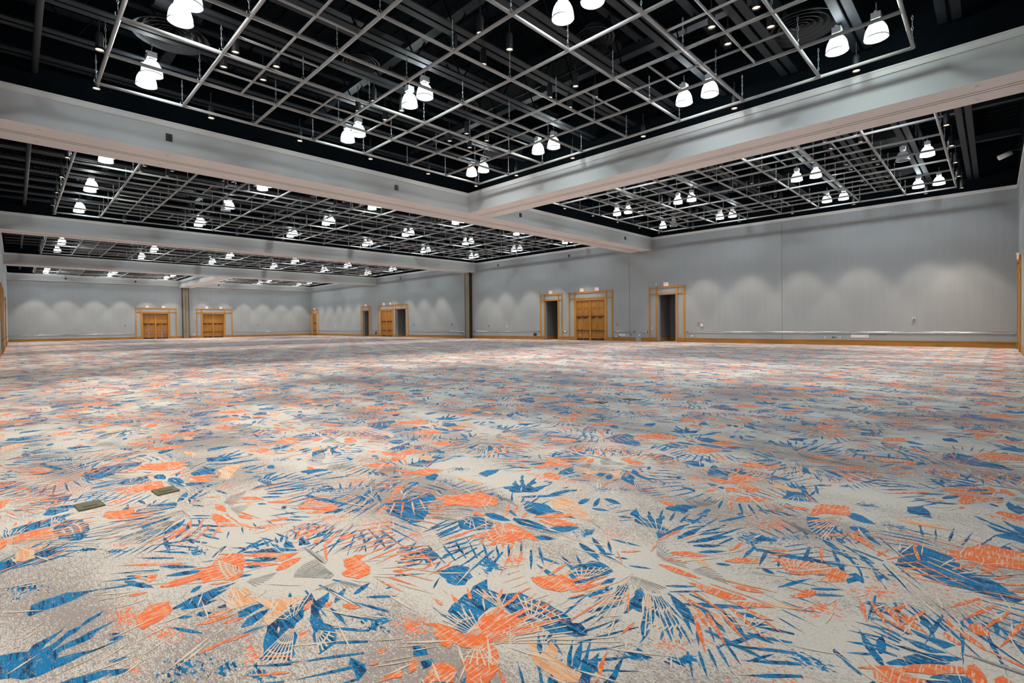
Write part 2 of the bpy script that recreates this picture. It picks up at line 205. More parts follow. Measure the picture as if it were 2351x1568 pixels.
# ------------------------------------------------------------ floor with its woven pattern
MOT = json.loads('''{"P":[["b",1929,2130,1819,2128,1683,2084,1565,2037,1514,1833,1594,1838,1699,1896,1792,1875,1774,1743,1779,1666,1809,1589,1914,1501,1959,1524,1977,1654,1961,1777,1959,1892,1870,1957,1860,2049],["b",1809,1589,1933,1516,1964,1472,1939,1419,1909,1392,1861,1425,1840,1491,1801,1532],["o",1580,1853,1687,1883,1762,1830,1781,1736,1754,1670,1803,1584,1699,1617,1603,1654,1543,1697,1512,1592,1448,1533,1367,1507,1300,1578,1377,1697,1469,1710,1438,1757,1428,1817,1390,1797,1404,1937,1415,2049,1486,1951,1504,1822],["b",1784,2423,1916,2389,1951,2317,1890,2211,1799,2174,1743,2264],["b",1803,2690,1898,2738,1952,2702,1904,2552,1794,2548],["b",1283,1939,1318,1888,1298,1835,1242,1871],["b",1246,1824,1294,1802,1278,1763,1224,1770],["b",1264,1691,1313,1666,1303,1633,1234,1665],["b",1303,1601,1357,1594,1331,1545,1294,1584],["o",1170,1714,1271,1771,1321,1737,1333,1671,1266,1613],["p",1756,1494,1733,1428,1678,1400,1674,1305,1680,1256,1626,1237,1570,1295,1582,1392,1621,1496,1670,1584,1696,1577,1649,1468],["b",1041,2076,1061,2005,1052,1947,992,1912,1011,1990],["o",1207,1856,1253,1864,1207,1794,1166,1793],["o",1098,1856,1155,1839,1139,1795,1045,1844],["b",872,2620,928,2632,1005,2652,1149,2747,1139,2693,1019,2537,973,2514,940,2414,840,2249,750,2362,823,2515],["b",1076,2577,1138,2645,1219,2673,1158,2569,1083,2470,1094,2364,1045,2220,950,2196,1020,2441],["b",802,2840,931,2836,929,2797,814,2765,785,2783],["b",1263,3435,1333,3614,1313,3381],["b",1339,3396,1429,3584,1410,3454,1408,3358],["b",1213,3488,1230,3610,1255,3422],["o",876,3585,948,3605,1038,3550,1004,3393,955,3267,882,3206,832,3290,746,3308,740,3460,833,3501],["o",410,3071,411,3177,479,3258,569,3223,567,3112,424,3017],["p",783,2992,873,2966,938,2856,1068,2760,1094,2719,976,2682,868,2596,867,2673,933,2727,901,2867,775,2894],["p",808,3049,866,3150,918,3049,909,2971,853,2967],["o",1456,2980,1547,2986,1590,2924,1530,2903,1527,2766,1485,2690,1402,2688,1361,2771,1420,2844],["b",2299,1820,2394,1857,2538,1813,2555,1722,2518,1639,2408,1665,2299,1685,2239,1723],["b",2338,1500,2473,1507,2401,1462,2252,1419,2248,1455],["b",2258,1366,2463,1426,2374,1349,2274,1273,2251,1316],["b",2493,1371,2476,1320,2351,1192,2258,1188,2298,1247],["b",3370,2041,3522,2070,3375,1933,3365,1878,3534,1972,3397,1843,3524,1829,3326,1761,3310,1677,3134,1675,3253,1738,3250,1894],["b",3707,1650,3893,1628,3712,1583],["o",2122,1958,2279,1841,2266,1758,2215,1688,2118,1726,2077,1834,2093,1909],["o",2704,1263,2716,1189,2744,1101,2765,993,2754,948,2682,1024,2668,1146],["b",4542,1282,4947,1299,4770,1189,4982,1222,4813,1143,4654,1028,4581,1145],["b",4249,1023,4303,893,4093,776,3927,873,4036,959],["b",3690,1856,3904,1751,3667,1731],["b",3703,1653,3901,1629,3722,1582],["o",4630,1002,4719,843,4488,783,4425,918,4280,1017,4404,1046],["o",3367,996,3441,861,3471,721,3441,611,3323,613,3225,718,3359,698,3218,847,3299,932],["b",3425,627,3487,585,3455,544,3374,529,3393,555,3314,593,3356,610,3434,586],["o",2897,810,3086,744,3100,700,3005,715],["b",2169,3667,2417,3677,2606,3591,2531,3427,2390,3378,2300,3226,2166,3114,2071,3156,2074,3295,2075,3351,2054,3431],["b",3136,3234,3232,3178,3369,3316,3275,3148,3525,3355,3308,3095,3550,3190,3323,3016,3437,2973,3557,2974,3261,2913,3104,3052],["b",3004,2862,3081,2667,3002,2473,2830,2531,2881,2724],["b",2366,2927,2529,2921,2520,2645,2452,2616,2331,2695,2275,2804],["b",3250,3701,3399,3734,3535,3637,3242,3562],["o",2546,3481,2681,3407,2871,3312,2918,3079,2791,2946,2655,3016,2545,3210,2447,3240,2546,3342],["o",2505,2672,2598,2599,2579,2440,2559,2308,2420,2365,2335,2376,2285,2518,2340,2598],["p",3201,2704,3340,2624,3216,2426,3074,2169,3026,2265,3074,2455,3075,2577],["o",1577,1761,1683,1716,1824,1679,1983,1651,1844,1708,1704,1750,1581,1769],["o",1659,1765,1743,1744,1854,1735,1979,1736,1869,1761,1759,1774,1662,1772],["o",1713,1683,1767,1631,1844,1584,1933,1546,1868,1609,1794,1661,1719,1690],["o",1663,1855,1739,1847,1840,1853,1952,1870,1852,1879,1752,1877,1666,1862],["o",1736,1785,1777,1832,1813,1892,1842,1958,1791,1898,1751,1838,1730,1787],["b",1544,1868,1552,1949,1547,2039,1533,2128,1524,2025,1525,1933,1538,1864],["b",1509,1842,1502,1889,1485,1938,1462,1982,1471,1925,1485,1875,1505,1838],["b",1617,1819,1625,1853,1622,1887,1610,1917,1600,1875,1600,1840,1611,1816],["b",1700,3024,1745,3041,1803,3080,1867,3135,1810,3113,1753,3078,1702,3033],["b",1699,2896,1764,2906,1849,2936,1942,2978,1858,2964,1774,2939,1701,2903],["b",1709,2793,1754,2791,1813,2803,1878,2823,1822,2825,1764,2817,1711,2800],["b",1706,2697,1737,2686,1782,2692,1834,2712,1796,2725,1753,2725,1710,2707],["b",1902,2527,1920,2516,1951,2525,1988,2548,1966,2560,1938,2558,1906,2537],["b",1677,1291,1733,1305,1795,1339,1858,1387,1785,1367,1720,1337,1674,1299],["b",1640,1217,1700,1215,1772,1239,1848,1281,1770,1281,1697,1263,1639,1228],["b",1759,1549,1732,1497,1721,1442,1721,1391,1751,1447,1769,1503,1768,1550],["o",1140,2006,1152,1997,1169,1999,1189,2011,1175,2022,1158,2024,1141,2013],["o",1074,1964,1084,1953,1098,1948,1114,1947,1103,1960,1090,1968,1076,1967],["b",1458,2471,1470,2461,1488,2458,1509,2462,1494,2473,1477,2479,1459,2475],["b",1337,2472,1371,2425,1418,2384,1470,2350,1430,2404,1385,2450,1340,2478],["p",1551,1665,1579,1648,1618,1638,1662,1634,1628,1654,1590,1667,1553,1669],["p",1478,1707,1454,1715,1424,1718,1393,1717,1420,1708,1449,1703,1476,1704],["b",1837,1540,1804,1537,1765,1524,1726,1505,1763,1508,1801,1517,1837,1535],["b",1803,2755,1842,2778,1890,2818,1940,2867,1891,2837,1843,2800,1803,2760],["b",1650,2275,1680,2292,1717,2320,1754,2354,1716,2333,1680,2308,1649,2279],["b",769,2673,814,2664,870,2693,931,2749,874,2758,817,2740,769,2691],["b",759,2617,788,2604,824,2601,863,2606,828,2622,792,2629,760,2624],["b",563,3115,654,3100,768,3125,896,3180,775,3196,659,3181,564,3134],["b",594,3075,660,3062,741,3082,830,3126,746,3142,664,3131,595,3092],["b",618,3066,658,3042,707,3038,760,3048,712,3076,663,3088,619,3077],["b",429,3664,456,3572,494,3506,538,3464,508,3569,471,3648,432,3683],["b",612,3735,659,3659,719,3598,782,3554,728,3643,669,3713,614,3748],["b",617,3563,672,3511,742,3479,816,3465,750,3527,681,3568,619,3577],["b",724,3386,746,3368,773,3366,803,3377,778,3399,751,3406,726,3396],["b",976,3343,1002,3298,1040,3268,1082,3251,1051,3304,1015,3341,979,3354],["b",1010,3420,1056,3351,1121,3305,1193,3281,1139,3363,1077,3420,1015,3437],["b",895,3251,919,3222,952,3207,988,3204,960,3238,928,3259,897,3260],["b",563,3011,579,2984,600,2969,624,2964,606,2996,585,3017,565,3019],["b",640,2963,655,2931,678,2923,704,2931,686,2968,664,2986,642,2976],["b",737,2958,774,2921,822,2903,874,2900,830,2943,783,2969,739,2970],["b",996,3565,1066,3586,1155,3636,1252,3704,1161,3675,1072,3631,997,3575],["b",1040,3558,1092,3477,1161,3413,1238,3368,1178,3463,1111,3538,1044,3573],["b",1134,3513,1181,3434,1246,3372,1317,3325,1263,3416,1200,3489,1138,3526],["b",1100,3594,1146,3583,1205,3590,1270,3612,1213,3625,1154,3623,1101,3604],["b",877,3629,909,3645,947,3686,988,3743,949,3723,910,3687,877,3639],["b",945,3719,960,3716,980,3730,1001,3755,983,3758,963,3749,945,3727],["o",1026,3511,1092,3411,1180,3330,1276,3271,1200,3388,1114,3482,1031,3529],["o",990,3392,1033,3312,1092,3247,1157,3200,1108,3292,1051,3366,994,3405],["o",566,3433,637,3387,727,3380,825,3403,737,3459,647,3480,568,3456],["o",519,3578,538,3551,561,3571,585,3622,562,3654,539,3649,519,3601],["o",1105,3146,1149,3125,1211,3150,1283,3208,1228,3234,1167,3223,1109,3169],["o",1139,3276,1178,3250,1234,3259,1298,3292,1250,3323,1195,3326,1143,3294],["o",568,2601,611,2598,663,2607,718,2625,664,2628,612,2622,568,2607],["o",617,2860,666,2835,727,2824,792,2824,732,2854,671,2871,618,2869],["o",678,2601,717,2592,765,2592,815,2599,767,2610,719,2613,679,2606],["o",669,2900,702,2878,744,2872,789,2878,749,2904,707,2916,670,2909],["b",622,2774,593,2841,554,2903,511,2954,546,2874,583,2808,620,2767],["o",1447,3252,1499,3274,1565,3333,1639,3417,1573,3387,1506,3336,1449,3267],["o",1385,3057,1418,3123,1450,3208,1478,3301,1436,3216,1402,3132,1381,3060],["o",1579,3283,1601,3247,1643,3249,1697,3276,1670,3319,1632,3330,1586,3303],["o",1046,2597,1070,2595,1097,2620,1126,2662,1098,2663,1070,2646,1046,2609],["o",1138,2551,1149,2534,1167,2540,1190,2562,1177,2582,1160,2584,1141,2563],["o",1205,2485,1215,2442,1240,2415,1272,2400,1260,2450,1239,2485,1210,2496],["b",1153,2517,1140,2443,1138,2367,1143,2299,1158,2379,1165,2457,1159,2521],["b",1194,2547,1228,2556,1269,2593,1312,2648,1269,2636,1228,2606,1194,2559],["b",1224,2467,1229,2440,1245,2426,1267,2422,1260,2454,1247,2474,1228,2475],["b",1306,2546,1339,2543,1384,2562,1433,2597,1391,2600,1348,2587,1307,2557],["b",1738,3154,1684,3113,1622,3055,1564,2992,1621,3035,1682,3088,1737,3148],["o",421,3452,445,3429,474,3422,505,3426,476,3453,447,3466,421,3461],["o",654,3741,677,3701,708,3674,742,3659,714,3705,684,3738,655,3750],["o",774,3259,798,3233,829,3216,862,3207,833,3238,803,3259,775,3265],["b",293,3034,309,3012,329,3010,350,3021,330,3047,310,3057,293,3045],["b",298,3084,310,3067,325,3061,340,3065,326,3085,311,3095,298,3091],["b",272,2832,292,2815,315,2812,339,2820,315,2839,292,2847,271,2839],["b",260,2720,283,2704,311,2702,339,2710,311,2730,283,2737,260,2728],["b",448,3739,466,3711,488,3693,511,3685,491,3718,469,3740,449,3746],["o",480,3698,489,3676,501,3668,514,3672,504,3698,493,3711,481,3706],["o",1420,3346,1440,3341,1468,3363,1499,3403,1476,3409,1449,3395,1422,3359],["o",717,2779,743,2761,775,2755,810,2757,779,2778,747,2789,718,2786],["b",674,3241,693,3233,716,3249,740,3282,717,3292,694,3283,674,3253],["b",2211,1791,2244,1870,2262,1959,2268,2046,2227,1945,2203,1855,2201,1788],["b",2369,1936,2373,1993,2362,2052,2341,2107,2337,2037,2344,1975,2362,1931],["b",2376,1840,2417,1886,2444,1939,2457,1991,2408,1933,2375,1879,2366,1838],["b",2613,1803,2658,1874,2683,1951,2690,2025,2634,1935,2602,1856,2600,1799],["b",2669,1795,2730,1856,2780,1927,2816,2001,2739,1923,2683,1851,2658,1794],["b",2715,1781,2769,1816,2821,1863,2867,1914,2800,1870,2744,1824,2709,1783],["b",2434,1810,2475,1847,2511,1892,2541,1940,2491,1894,2452,1849,2429,1810],["b",2300,1588,2331,1567,2388,1569,2461,1588,2422,1613,2370,1619,2309,1600],["b",2181,1584,2211,1553,2269,1539,2342,1538,2305,1575,2253,1596,2191,1594],["b",2088,1654,2113,1632,2152,1615,2197,1604,2168,1630,2132,1650,2093,1658],["b",2279,1415,2223,1453,2144,1483,2059,1504,2122,1462,2195,1428,2272,1409],["b",2187,1354,2256,1353,2349,1373,2452,1407,2361,1407,2269,1392,2189,1363],["b",2091,1198,2161,1214,2241,1250,2321,1298,2230,1276,2148,1244,2088,1205],["b",2492,1334,2354,1255,2233,1163,2137,1075,2267,1146,2398,1234,2503,1329],["b",2370,1217,2292,1148,2228,1070,2180,997,2259,1066,2331,1143,2380,1216],["b",2491,1257,2410,1188,2361,1112,2337,1039,2422,1109,2486,1187,2510,1258],["b",2515,1137,2445,1067,2405,991,2387,920,2462,991,2517,1068,2533,1137],["b",2554,1019,2477,962,2430,898,2408,835,2490,893,2551,957,2572,1018],["b",2577,1331,2602,1287,2644,1241,2694,1199,2666,1251,2627,1299,2583,1334],["b",2536,1287,2575,1237,2631,1184,2692,1134,2647,1192,2594,1246,2541,1289],["b",2473,1178,2519,1094,2592,1006,2678,922,2626,1018,2559,1110,2483,1182],["b",2239,903,2315,859,2422,816,2544,778,2449,832,2344,878,2245,908],["b",2330,1003,2312,897,2308,785,2313,681,2333,787,2343,901,2338,1004],["b",2586,949,2590,893,2615,835,2650,779,2646,841,2627,902,2595,951],["b",2522,887,2530,855,2556,821,2592,790,2582,828,2561,863,2529,890],["b",2243,773,2277,748,2328,724,2387,702,2346,732,2297,758,2247,776],["b",2454,847,2442,807,2444,764,2457,723,2472,767,2475,811,2462,848],["b",2639,1608,2650,1566,2674,1523,2706,1484,2693,1532,2672,1577,2644,1611],["b",2677,1730,2680,1702,2695,1675,2717,1652,2713,1685,2701,1713,2682,1733],["b",2651,1802,2633,1749,2626,1694,2629,1643,2650,1702,2661,1760,2658,1805],["b",3121,1666,3209,1633,3348,1618,3516,1617,3403,1658,3271,1680,3135,1677],["b",3196,1560,3266,1530,3383,1517,3526,1519,3437,1555,3328,1574,3210,1570],["b",3190,1488,3266,1423,3384,1359,3524,1303,3433,1382,3321,1451,3203,1495],["b",3236,1581,3316,1507,3431,1430,3562,1358,3467,1446,3357,1527,3246,1586],["b",3170,1439,3197,1382,3252,1327,3321,1277,3290,1342,3243,1402,3181,1444],["b",3105,1373,3131,1328,3181,1285,3245,1247,3215,1299,3171,1346,3115,1377],["b",3651,1881,3665,1807,3747,1756,3874,1724,3860,1811,3796,1875,3682,1898],["b",3259,2068,3269,2033,3293,2000,3327,1973,3316,2013,3296,2049,3266,2072],["b",2882,1893,2885,1822,2904,1748,2930,1680,2927,1759,2913,1836,2888,1897],["b",3684,1475,3760,1425,3873,1376,4003,1332,3910,1392,3802,1444,3694,1479],["b",3488,1182,3435,1153,3395,1119,3367,1086,3425,1118,3472,1151,3496,1182],["b",3402,1122,3392,1082,3405,1043,3433,1008,3445,1052,3441,1094,3414,1125],["b",3159,998,3138,973,3135,947,3145,924,3170,952,3180,979,3170,999],["b",3033,1228,3035,1202,3053,1178,3080,1157,3078,1187,3065,1213,3040,1231],["b",2657,1836,2660,1802,2678,1773,2706,1749,2702,1787,2688,1819,2663,1840],["o",2154,1684,2186,1654,2244,1640,2317,1640,2278,1676,2225,1696,2163,1694],["o",2107,1656,2131,1639,2164,1625,2202,1614,2174,1634,2142,1649,2110,1658],["o",2755,1767,2705,1725,2656,1678,2614,1631,2668,1675,2720,1723,2759,1766],["o",2774,1479,2755,1389,2764,1298,2792,1216,2815,1313,2816,1409,2789,1484],["o",2869,1508,2872,1453,2893,1398,2925,1347,2922,1409,2907,1467,2878,1512],["o",2965,1503,2983,1429,3037,1357,3111,1294,3091,1379,3046,1456,2979,1510],["p",3024,1394,2973,1325,2948,1254,2941,1189,2997,1263,3035,1337,3039,1397],["o",2681,978,2692,924,2726,868,2774,815,2763,877,2735,936,2691,981],["o",2828,1048,2829,999,2855,949,2895,904,2895,960,2878,1012,2840,1051],["o",3087,1649,3161,1627,3268,1615,3393,1612,3300,1639,3197,1655,3096,1656],["p",3192,1538,3258,1509,3355,1486,3467,1469,3386,1505,3293,1531,3201,1543],["o",3099,1200,3126,1143,3191,1090,3279,1044,3248,1110,3192,1168,3114,1206],["p",2427,1362,2371,1338,2321,1303,2281,1264,2342,1289,2397,1321,2433,1357],["p",2467,1135,2426,1097,2414,1057,2422,1019,2468,1061,2493,1103,2484,1137],["p",2497,1033,2456,1007,2433,976,2423,945,2469,973,2500,1003,2508,1032],["o",4211,1603,4234,1496,4333,1398,4480,1313,4456,1437,4377,1546,4244,1616],["o",2765,1742,2785,1708,2821,1677,2866,1650,2842,1689,2809,1723,2770,1745],["o",3775,1998,3748,1945,3748,1896,3766,1855,3797,1915,3808,1969,3790,2004],["o",2361,1802,2381,1777,2413,1754,2449,1735,2425,1764,2396,1789,2365,1804],["p",2631,917,2625,872,2633,825,2651,779,2658,829,2655,878,2639,918],["o",3065,1640,3013,1633,2949,1618,2886,1598,2943,1605,3004,1617,3063,1636],["b",3925,875,3809,805,3721,728,3662,655,3782,726,3886,804,3944,875],["b",4511,833,4421,761,4399,687,4424,617,4526,695,4577,773,4549,837],["b",4183,657,4104,620,4051,576,4023,533,4109,573,4175,617,4200,657],["b",4222,744,4181,700,4193,657,4240,617,4288,666,4296,712,4250,747],["b",3942,774,3901,753,3894,731,3911,711,3959,734,3979,757,3961,775],["b",3855,712,3793,652,3743,586,3708,522,3775,585,3831,652,3864,712],["b",4124,1334,4116,1245,4152,1156,4214,1074,4225,1173,4204,1267,4145,1339],["o",4138,996,4179,940,4256,882,4353,827,4305,893,4236,954,4151,999],["o",4032,946,4068,898,4139,849,4228,804,4184,860,4122,911,4044,949],["o",3935,875,3954,825,4003,772,4068,722,4047,780,4006,835,3948,878],["o",4105,753,4032,689,3992,621,3978,555,4058,622,4113,692,4125,754],["o",4554,1006,4532,950,4557,894,4613,844,4639,907,4630,967,4577,1010],["b",3504,1185,3450,1157,3404,1123,3369,1090,3428,1121,3480,1154,3512,1185],["b",3388,1109,3413,954,3471,789,3545,634,3521,797,3473,967,3403,1113],["b",3420,990,3439,875,3488,751,3553,634,3533,758,3493,885,3432,992],["b",2997,867,3055,827,3143,787,3247,750,3175,799,3092,841,3005,870],["b",3106,729,3128,685,3171,637,3225,591,3199,642,3161,692,3114,731],["b",3051,707,3069,664,3107,617,3154,572,3133,621,3101,670,3058,709],["o",2697,1242,2687,1158,2704,1071,2737,991,2750,1082,2742,1173,2710,1246],["b",3030,1219,3034,1195,3053,1172,3082,1154,3079,1182,3064,1206,3038,1221],["o",3188,1136,3174,1097,3193,1063,3235,1034,3253,1078,3245,1117,3206,1141],["b",3155,1000,3136,980,3131,959,3136,939,3157,962,3167,984,3162,1001],["o",2832,1063,2827,1009,2847,953,2881,901,2888,962,2876,1021,2844,1066],["b",2523,1098,2566,1027,2633,951,2711,878,2661,960,2599,1039,2531,1101],["b",2791,818,2811,757,2848,691,2891,627,2868,694,2835,762,2796,819],["p",2773,899,2784,829,2817,753,2862,681,2851,759,2825,837,2783,901],["o",4349,1228,4344,1151,4375,1072,4431,998,4439,1085,4419,1168,4368,1233],["o",3783,1956,3762,1916,3763,1880,3780,1851,3805,1896,3813,1935,3796,1960],["b",3938,1431,3917,1408,3922,1389,3945,1375,3970,1402,3975,1423,3952,1435],["b",3415,920,3420,906,3445,898,3481,893,3475,909,3456,920,3424,923],["b",2658,2631,2620,2465,2639,2326,2694,2216,2741,2393,2744,2552,2689,2654],["b",2545,2296,2544,2242,2574,2204,2622,2179,2623,2242,2603,2289,2559,2308],["b",2584,2870,2562,2764,2583,2684,2632,2629,2659,2747,2654,2843,2606,2889],["b",2079,2812,2133,2802,2209,2814,2296,2841,2229,2853,2155,2847,2084,2822],["b",2049,2952,2132,2938,2239,2934,2356,2937,2251,2954,2145,2962,2052,2958],["b",2314,2469,2339,2434,2387,2416,2448,2411,2418,2452,2374,2477,2322,2479],["b",2661,2305,2693,2231,2779,2188,2898,2170,2861,2259,2788,2317,2683,2326],["b",3270,2465,3290,2436,3350,2438,3436,2463,3412,2498,3362,2506,3287,2482],["b",3306,2331,3355,2333,3429,2365,3516,2418,3455,2415,3384,2391,3312,2345],["b",3510,2370,3476,2301,3478,2244,3506,2200,3546,2278,3557,2343,3529,2380],["b",3258,2322,3259,2271,3282,2227,3319,2191,3318,2249,3302,2298,3269,2328],["b",3237,2777,3299,2732,3405,2709,3535,2705,3460,2760,3361,2792,3251,2792],["b",2665,3177,2691,3094,2739,3018,2800,2955,2771,3050,2728,3133,2674,3187],["b",3038,2940,3115,2846,3227,2756,3355,2678,3264,2789,3157,2885,3047,2950],["b",2778,2824,2744,2758,2730,2697,2731,2646,2769,2720,2792,2786,2789,2832],["b",2992,2530,2971,2439,2980,2358,3010,2291,3035,2391,3036,2481,3007,2540],["b",2675,2015,2621,1933,2585,1848,2564,1771,2622,1858,2667,1946,2686,2019],["b",2819,2013,2767,1965,2727,1913,2698,1863,2754,1914,2801,1967,2827,2013],["o",2382,2424,2343,2455,2281,2468,2211,2467,2255,2432,2310,2412,2374,2414],["o",2288,2289,2332,2312,2385,2351,2439,2399,2383,2370,2330,2334,2287,2294],["o",2271,2349,2301,2364,2335,2392,2369,2428,2331,2410,2297,2385,2270,2354],["o",2429,2316,2449,2354,2458,2392,2458,2426,2434,2380,2421,2341,2422,2313],["o",2497,2540,2431,2589,2332,2615,2223,2622,2297,2568,2387,2533,2486,2527],["o",2537,2251,2547,2317,2533,2377,2503,2426,2491,2347,2498,2282,2525,2243],["o",2776,2465,2779,2351,2834,2262,2921,2197,2922,2325,2883,2430,2801,2485],["o",2685,2724,2742,2759,2807,2818,2873,2890,2800,2844,2734,2789,2682,2731],["o",2753,2706,2799,2724,2857,2766,2919,2821,2861,2797,2804,2760,2754,2714],["o",2744,2614,2764,2605,2802,2619,2849,2647,2825,2657,2791,2650,2750,2625],["o",2807,2551,2872,2451,2981,2364,3113,2293,3038,2410,2937,2507,2822,2565],["o",2529,2969,2526,2911,2545,2868,2578,2838,2583,2904,2571,2956,2540,2980],["o",2468,3298,2450,3292,2427,3269,2404,3236,2425,3243,2447,3260,2467,3290],["o",2504,3252,2482,3231,2466,3205,2458,3177,2484,3201,2502,3227,2509,3252],["p",3020,3745,3006,3617,3030,3515,3079,3439,3098,3582,3087,3701,3040,3766],["b",2449,3312,2421,3279,2398,3239,2380,3199,2412,3236,2438,3275,2453,3311],["b",2887,3174,2895,3150,2923,3147,2964,3157,2955,3185,2932,3196,2896,3185]],"F":[["w",8,3,1790,1650,1930,1879,1966,1541],["w",6,2,1505,1737,1374,1681,1476,1556],["w",7,2,1549,1732,1476,1985,1654,1969],["w",5,2,1770,1796,1792,2097,1855,1972],["w",8,3,968,2519,753,2369,846,2253],["w",6,2,971,2552,900,2662,1149,2747],["w",6,2,1016,2389,954,2205,1077,2291],["w",9,4,972,3312,882,3590,850,3240],["w",4,1,870,3162,825,3003,898,2983],["g",12,0,1342,2998,1350,3342,1387,3054],["g",14,3,1325,2776,1149,2995,1333,3119],["g",11,0,1314,2755,1173,2751,1377,2595],["g",8,0,931,3160,1094,3120,957,3039],["w",5,1,2529,1528,2073,1484,2184,1367],["w",9,3,2577,1429,2097,1227,2222,1011],["w",8,3,2283,1708,2353,1847,2542,1665],["w",7,2,3153,1678,3351,2004,3423,1657],["w",6,2,2445,861,2549,1033,2615,817],["g",9,0,2550,1554,2422,1440,2561,1323],["g",12,2,2843,1527,3073,1650,2863,1325],["g",8,1,2840,1315,2968,1249,2843,1085],["g",10,1,3834,1722,4014,1923,4146,1643],["w",8,3,4507,831,4129,988,3873,827],["w",7,2,4728,1698,5097,1647,5043,1357],["w",8,3,3223,848,3368,957,3485,724],["w",6,1,4745,1216,4524,1247,4659,1036],["g",10,1,3885,1677,4051,1894,4094,1644],["g",9,0,4151,1242,4392,1389,4422,1162],["g",8,2,4077,1178,3923,981,3943,865],["w",8,3,2575,2556,2524,2869,2224,2451],["w",7,3,3151,2547,3001,2247,3087,2155],["w",5,2,2610,2612,2578,2344,2692,2223],["w",5,2,2780,3158,2916,3081,2647,2913],["w",4,2,2483,2914,2371,2921,2336,2700],["g",9,0,2339,2929,2253,3160,2424,3034],["g",8,3,2963,2961,2938,3129,2879,2788]],"K":[["b",0.9,2075,2239,2167,2141,2174,2344],["o",0.6,2213,2186,2289,2104,2289,2261],["b",0.9,1286,2185,1401,2064,1330,2259],["o",0.7,1372,2071,1453,1987,1438,2170],["o",0.35,1872,3007,2118,2746,1983,3183],["b",0.5,1879,3399,1992,3278,1938,3503],["b",0.9,482,2596,555,2520,494,2658],["b",0.8,622,2423,676,2367,645,2510],["o",0.55,501,2897,634,2757,522,3012],["o",0.6,381,3208,473,3112,413,3465],["o",0.6,745,2434,795,2382,789,2573],["o",0.45,345,2705,411,2636,358,2801],["b",0.8,829,3812,893,3745,852,3915],["o",0.35,625,3871,774,3712,659,4077],["b",0.8,715,2265,768,2210,736,2331],["o",0.6,966,2408,999,2373,999,2487],["b",1,1942,1156,2008,1087,1989,1184],["b",0.9,2062,984,2134,909,2107,1005],["o",0.5,2120,1077,2219,973,2187,1111],["o",0.5,2247,985,2322,906,2333,1022],["o",0.6,3051,1905,3118,1834,3140,1960],["o",0.4,2399,784,2474,706,2522,824],["b",0.85,3616,1115,3761,961,3738,1153],["o",0.6,3848,1254,3956,1139,4004,1304],["b",0.7,2858,2160,2993,2015,2960,2236],["b",0.8,3578,1623,3667,1527,3642,1652],["b",0.9,3633,1150,3807,964,3807,1204],["o",0.6,3920,1159,4056,1014,4119,1218],["b",0.8,4815,678,4930,555,4918,692],["b",0.8,3528,460,3612,371,3639,475],["b",0.8,3211,444,3303,347,3427,474],["o",0.6,2917,650,3055,504,3041,677],["o",0.6,3327,460,3473,306,3452,477],["b",0.7,2880,2070,2994,1948,2981,2142],["b",0.7,3230,3969,3312,3879,3293,4046],["o",0.4,1922,3295,2083,3123,2043,3501],["b",0.8,2053,3129,2113,3064,2103,3204],["o",0.45,1985,2977,2148,2803,2083,3123],["b",0.6,2865,3758,2942,3676,2939,3854],["b",0.6,3713,2516,3808,2413,3821,2588],["o",0.4,2966,1930,3060,1830,3111,2024]]}''')
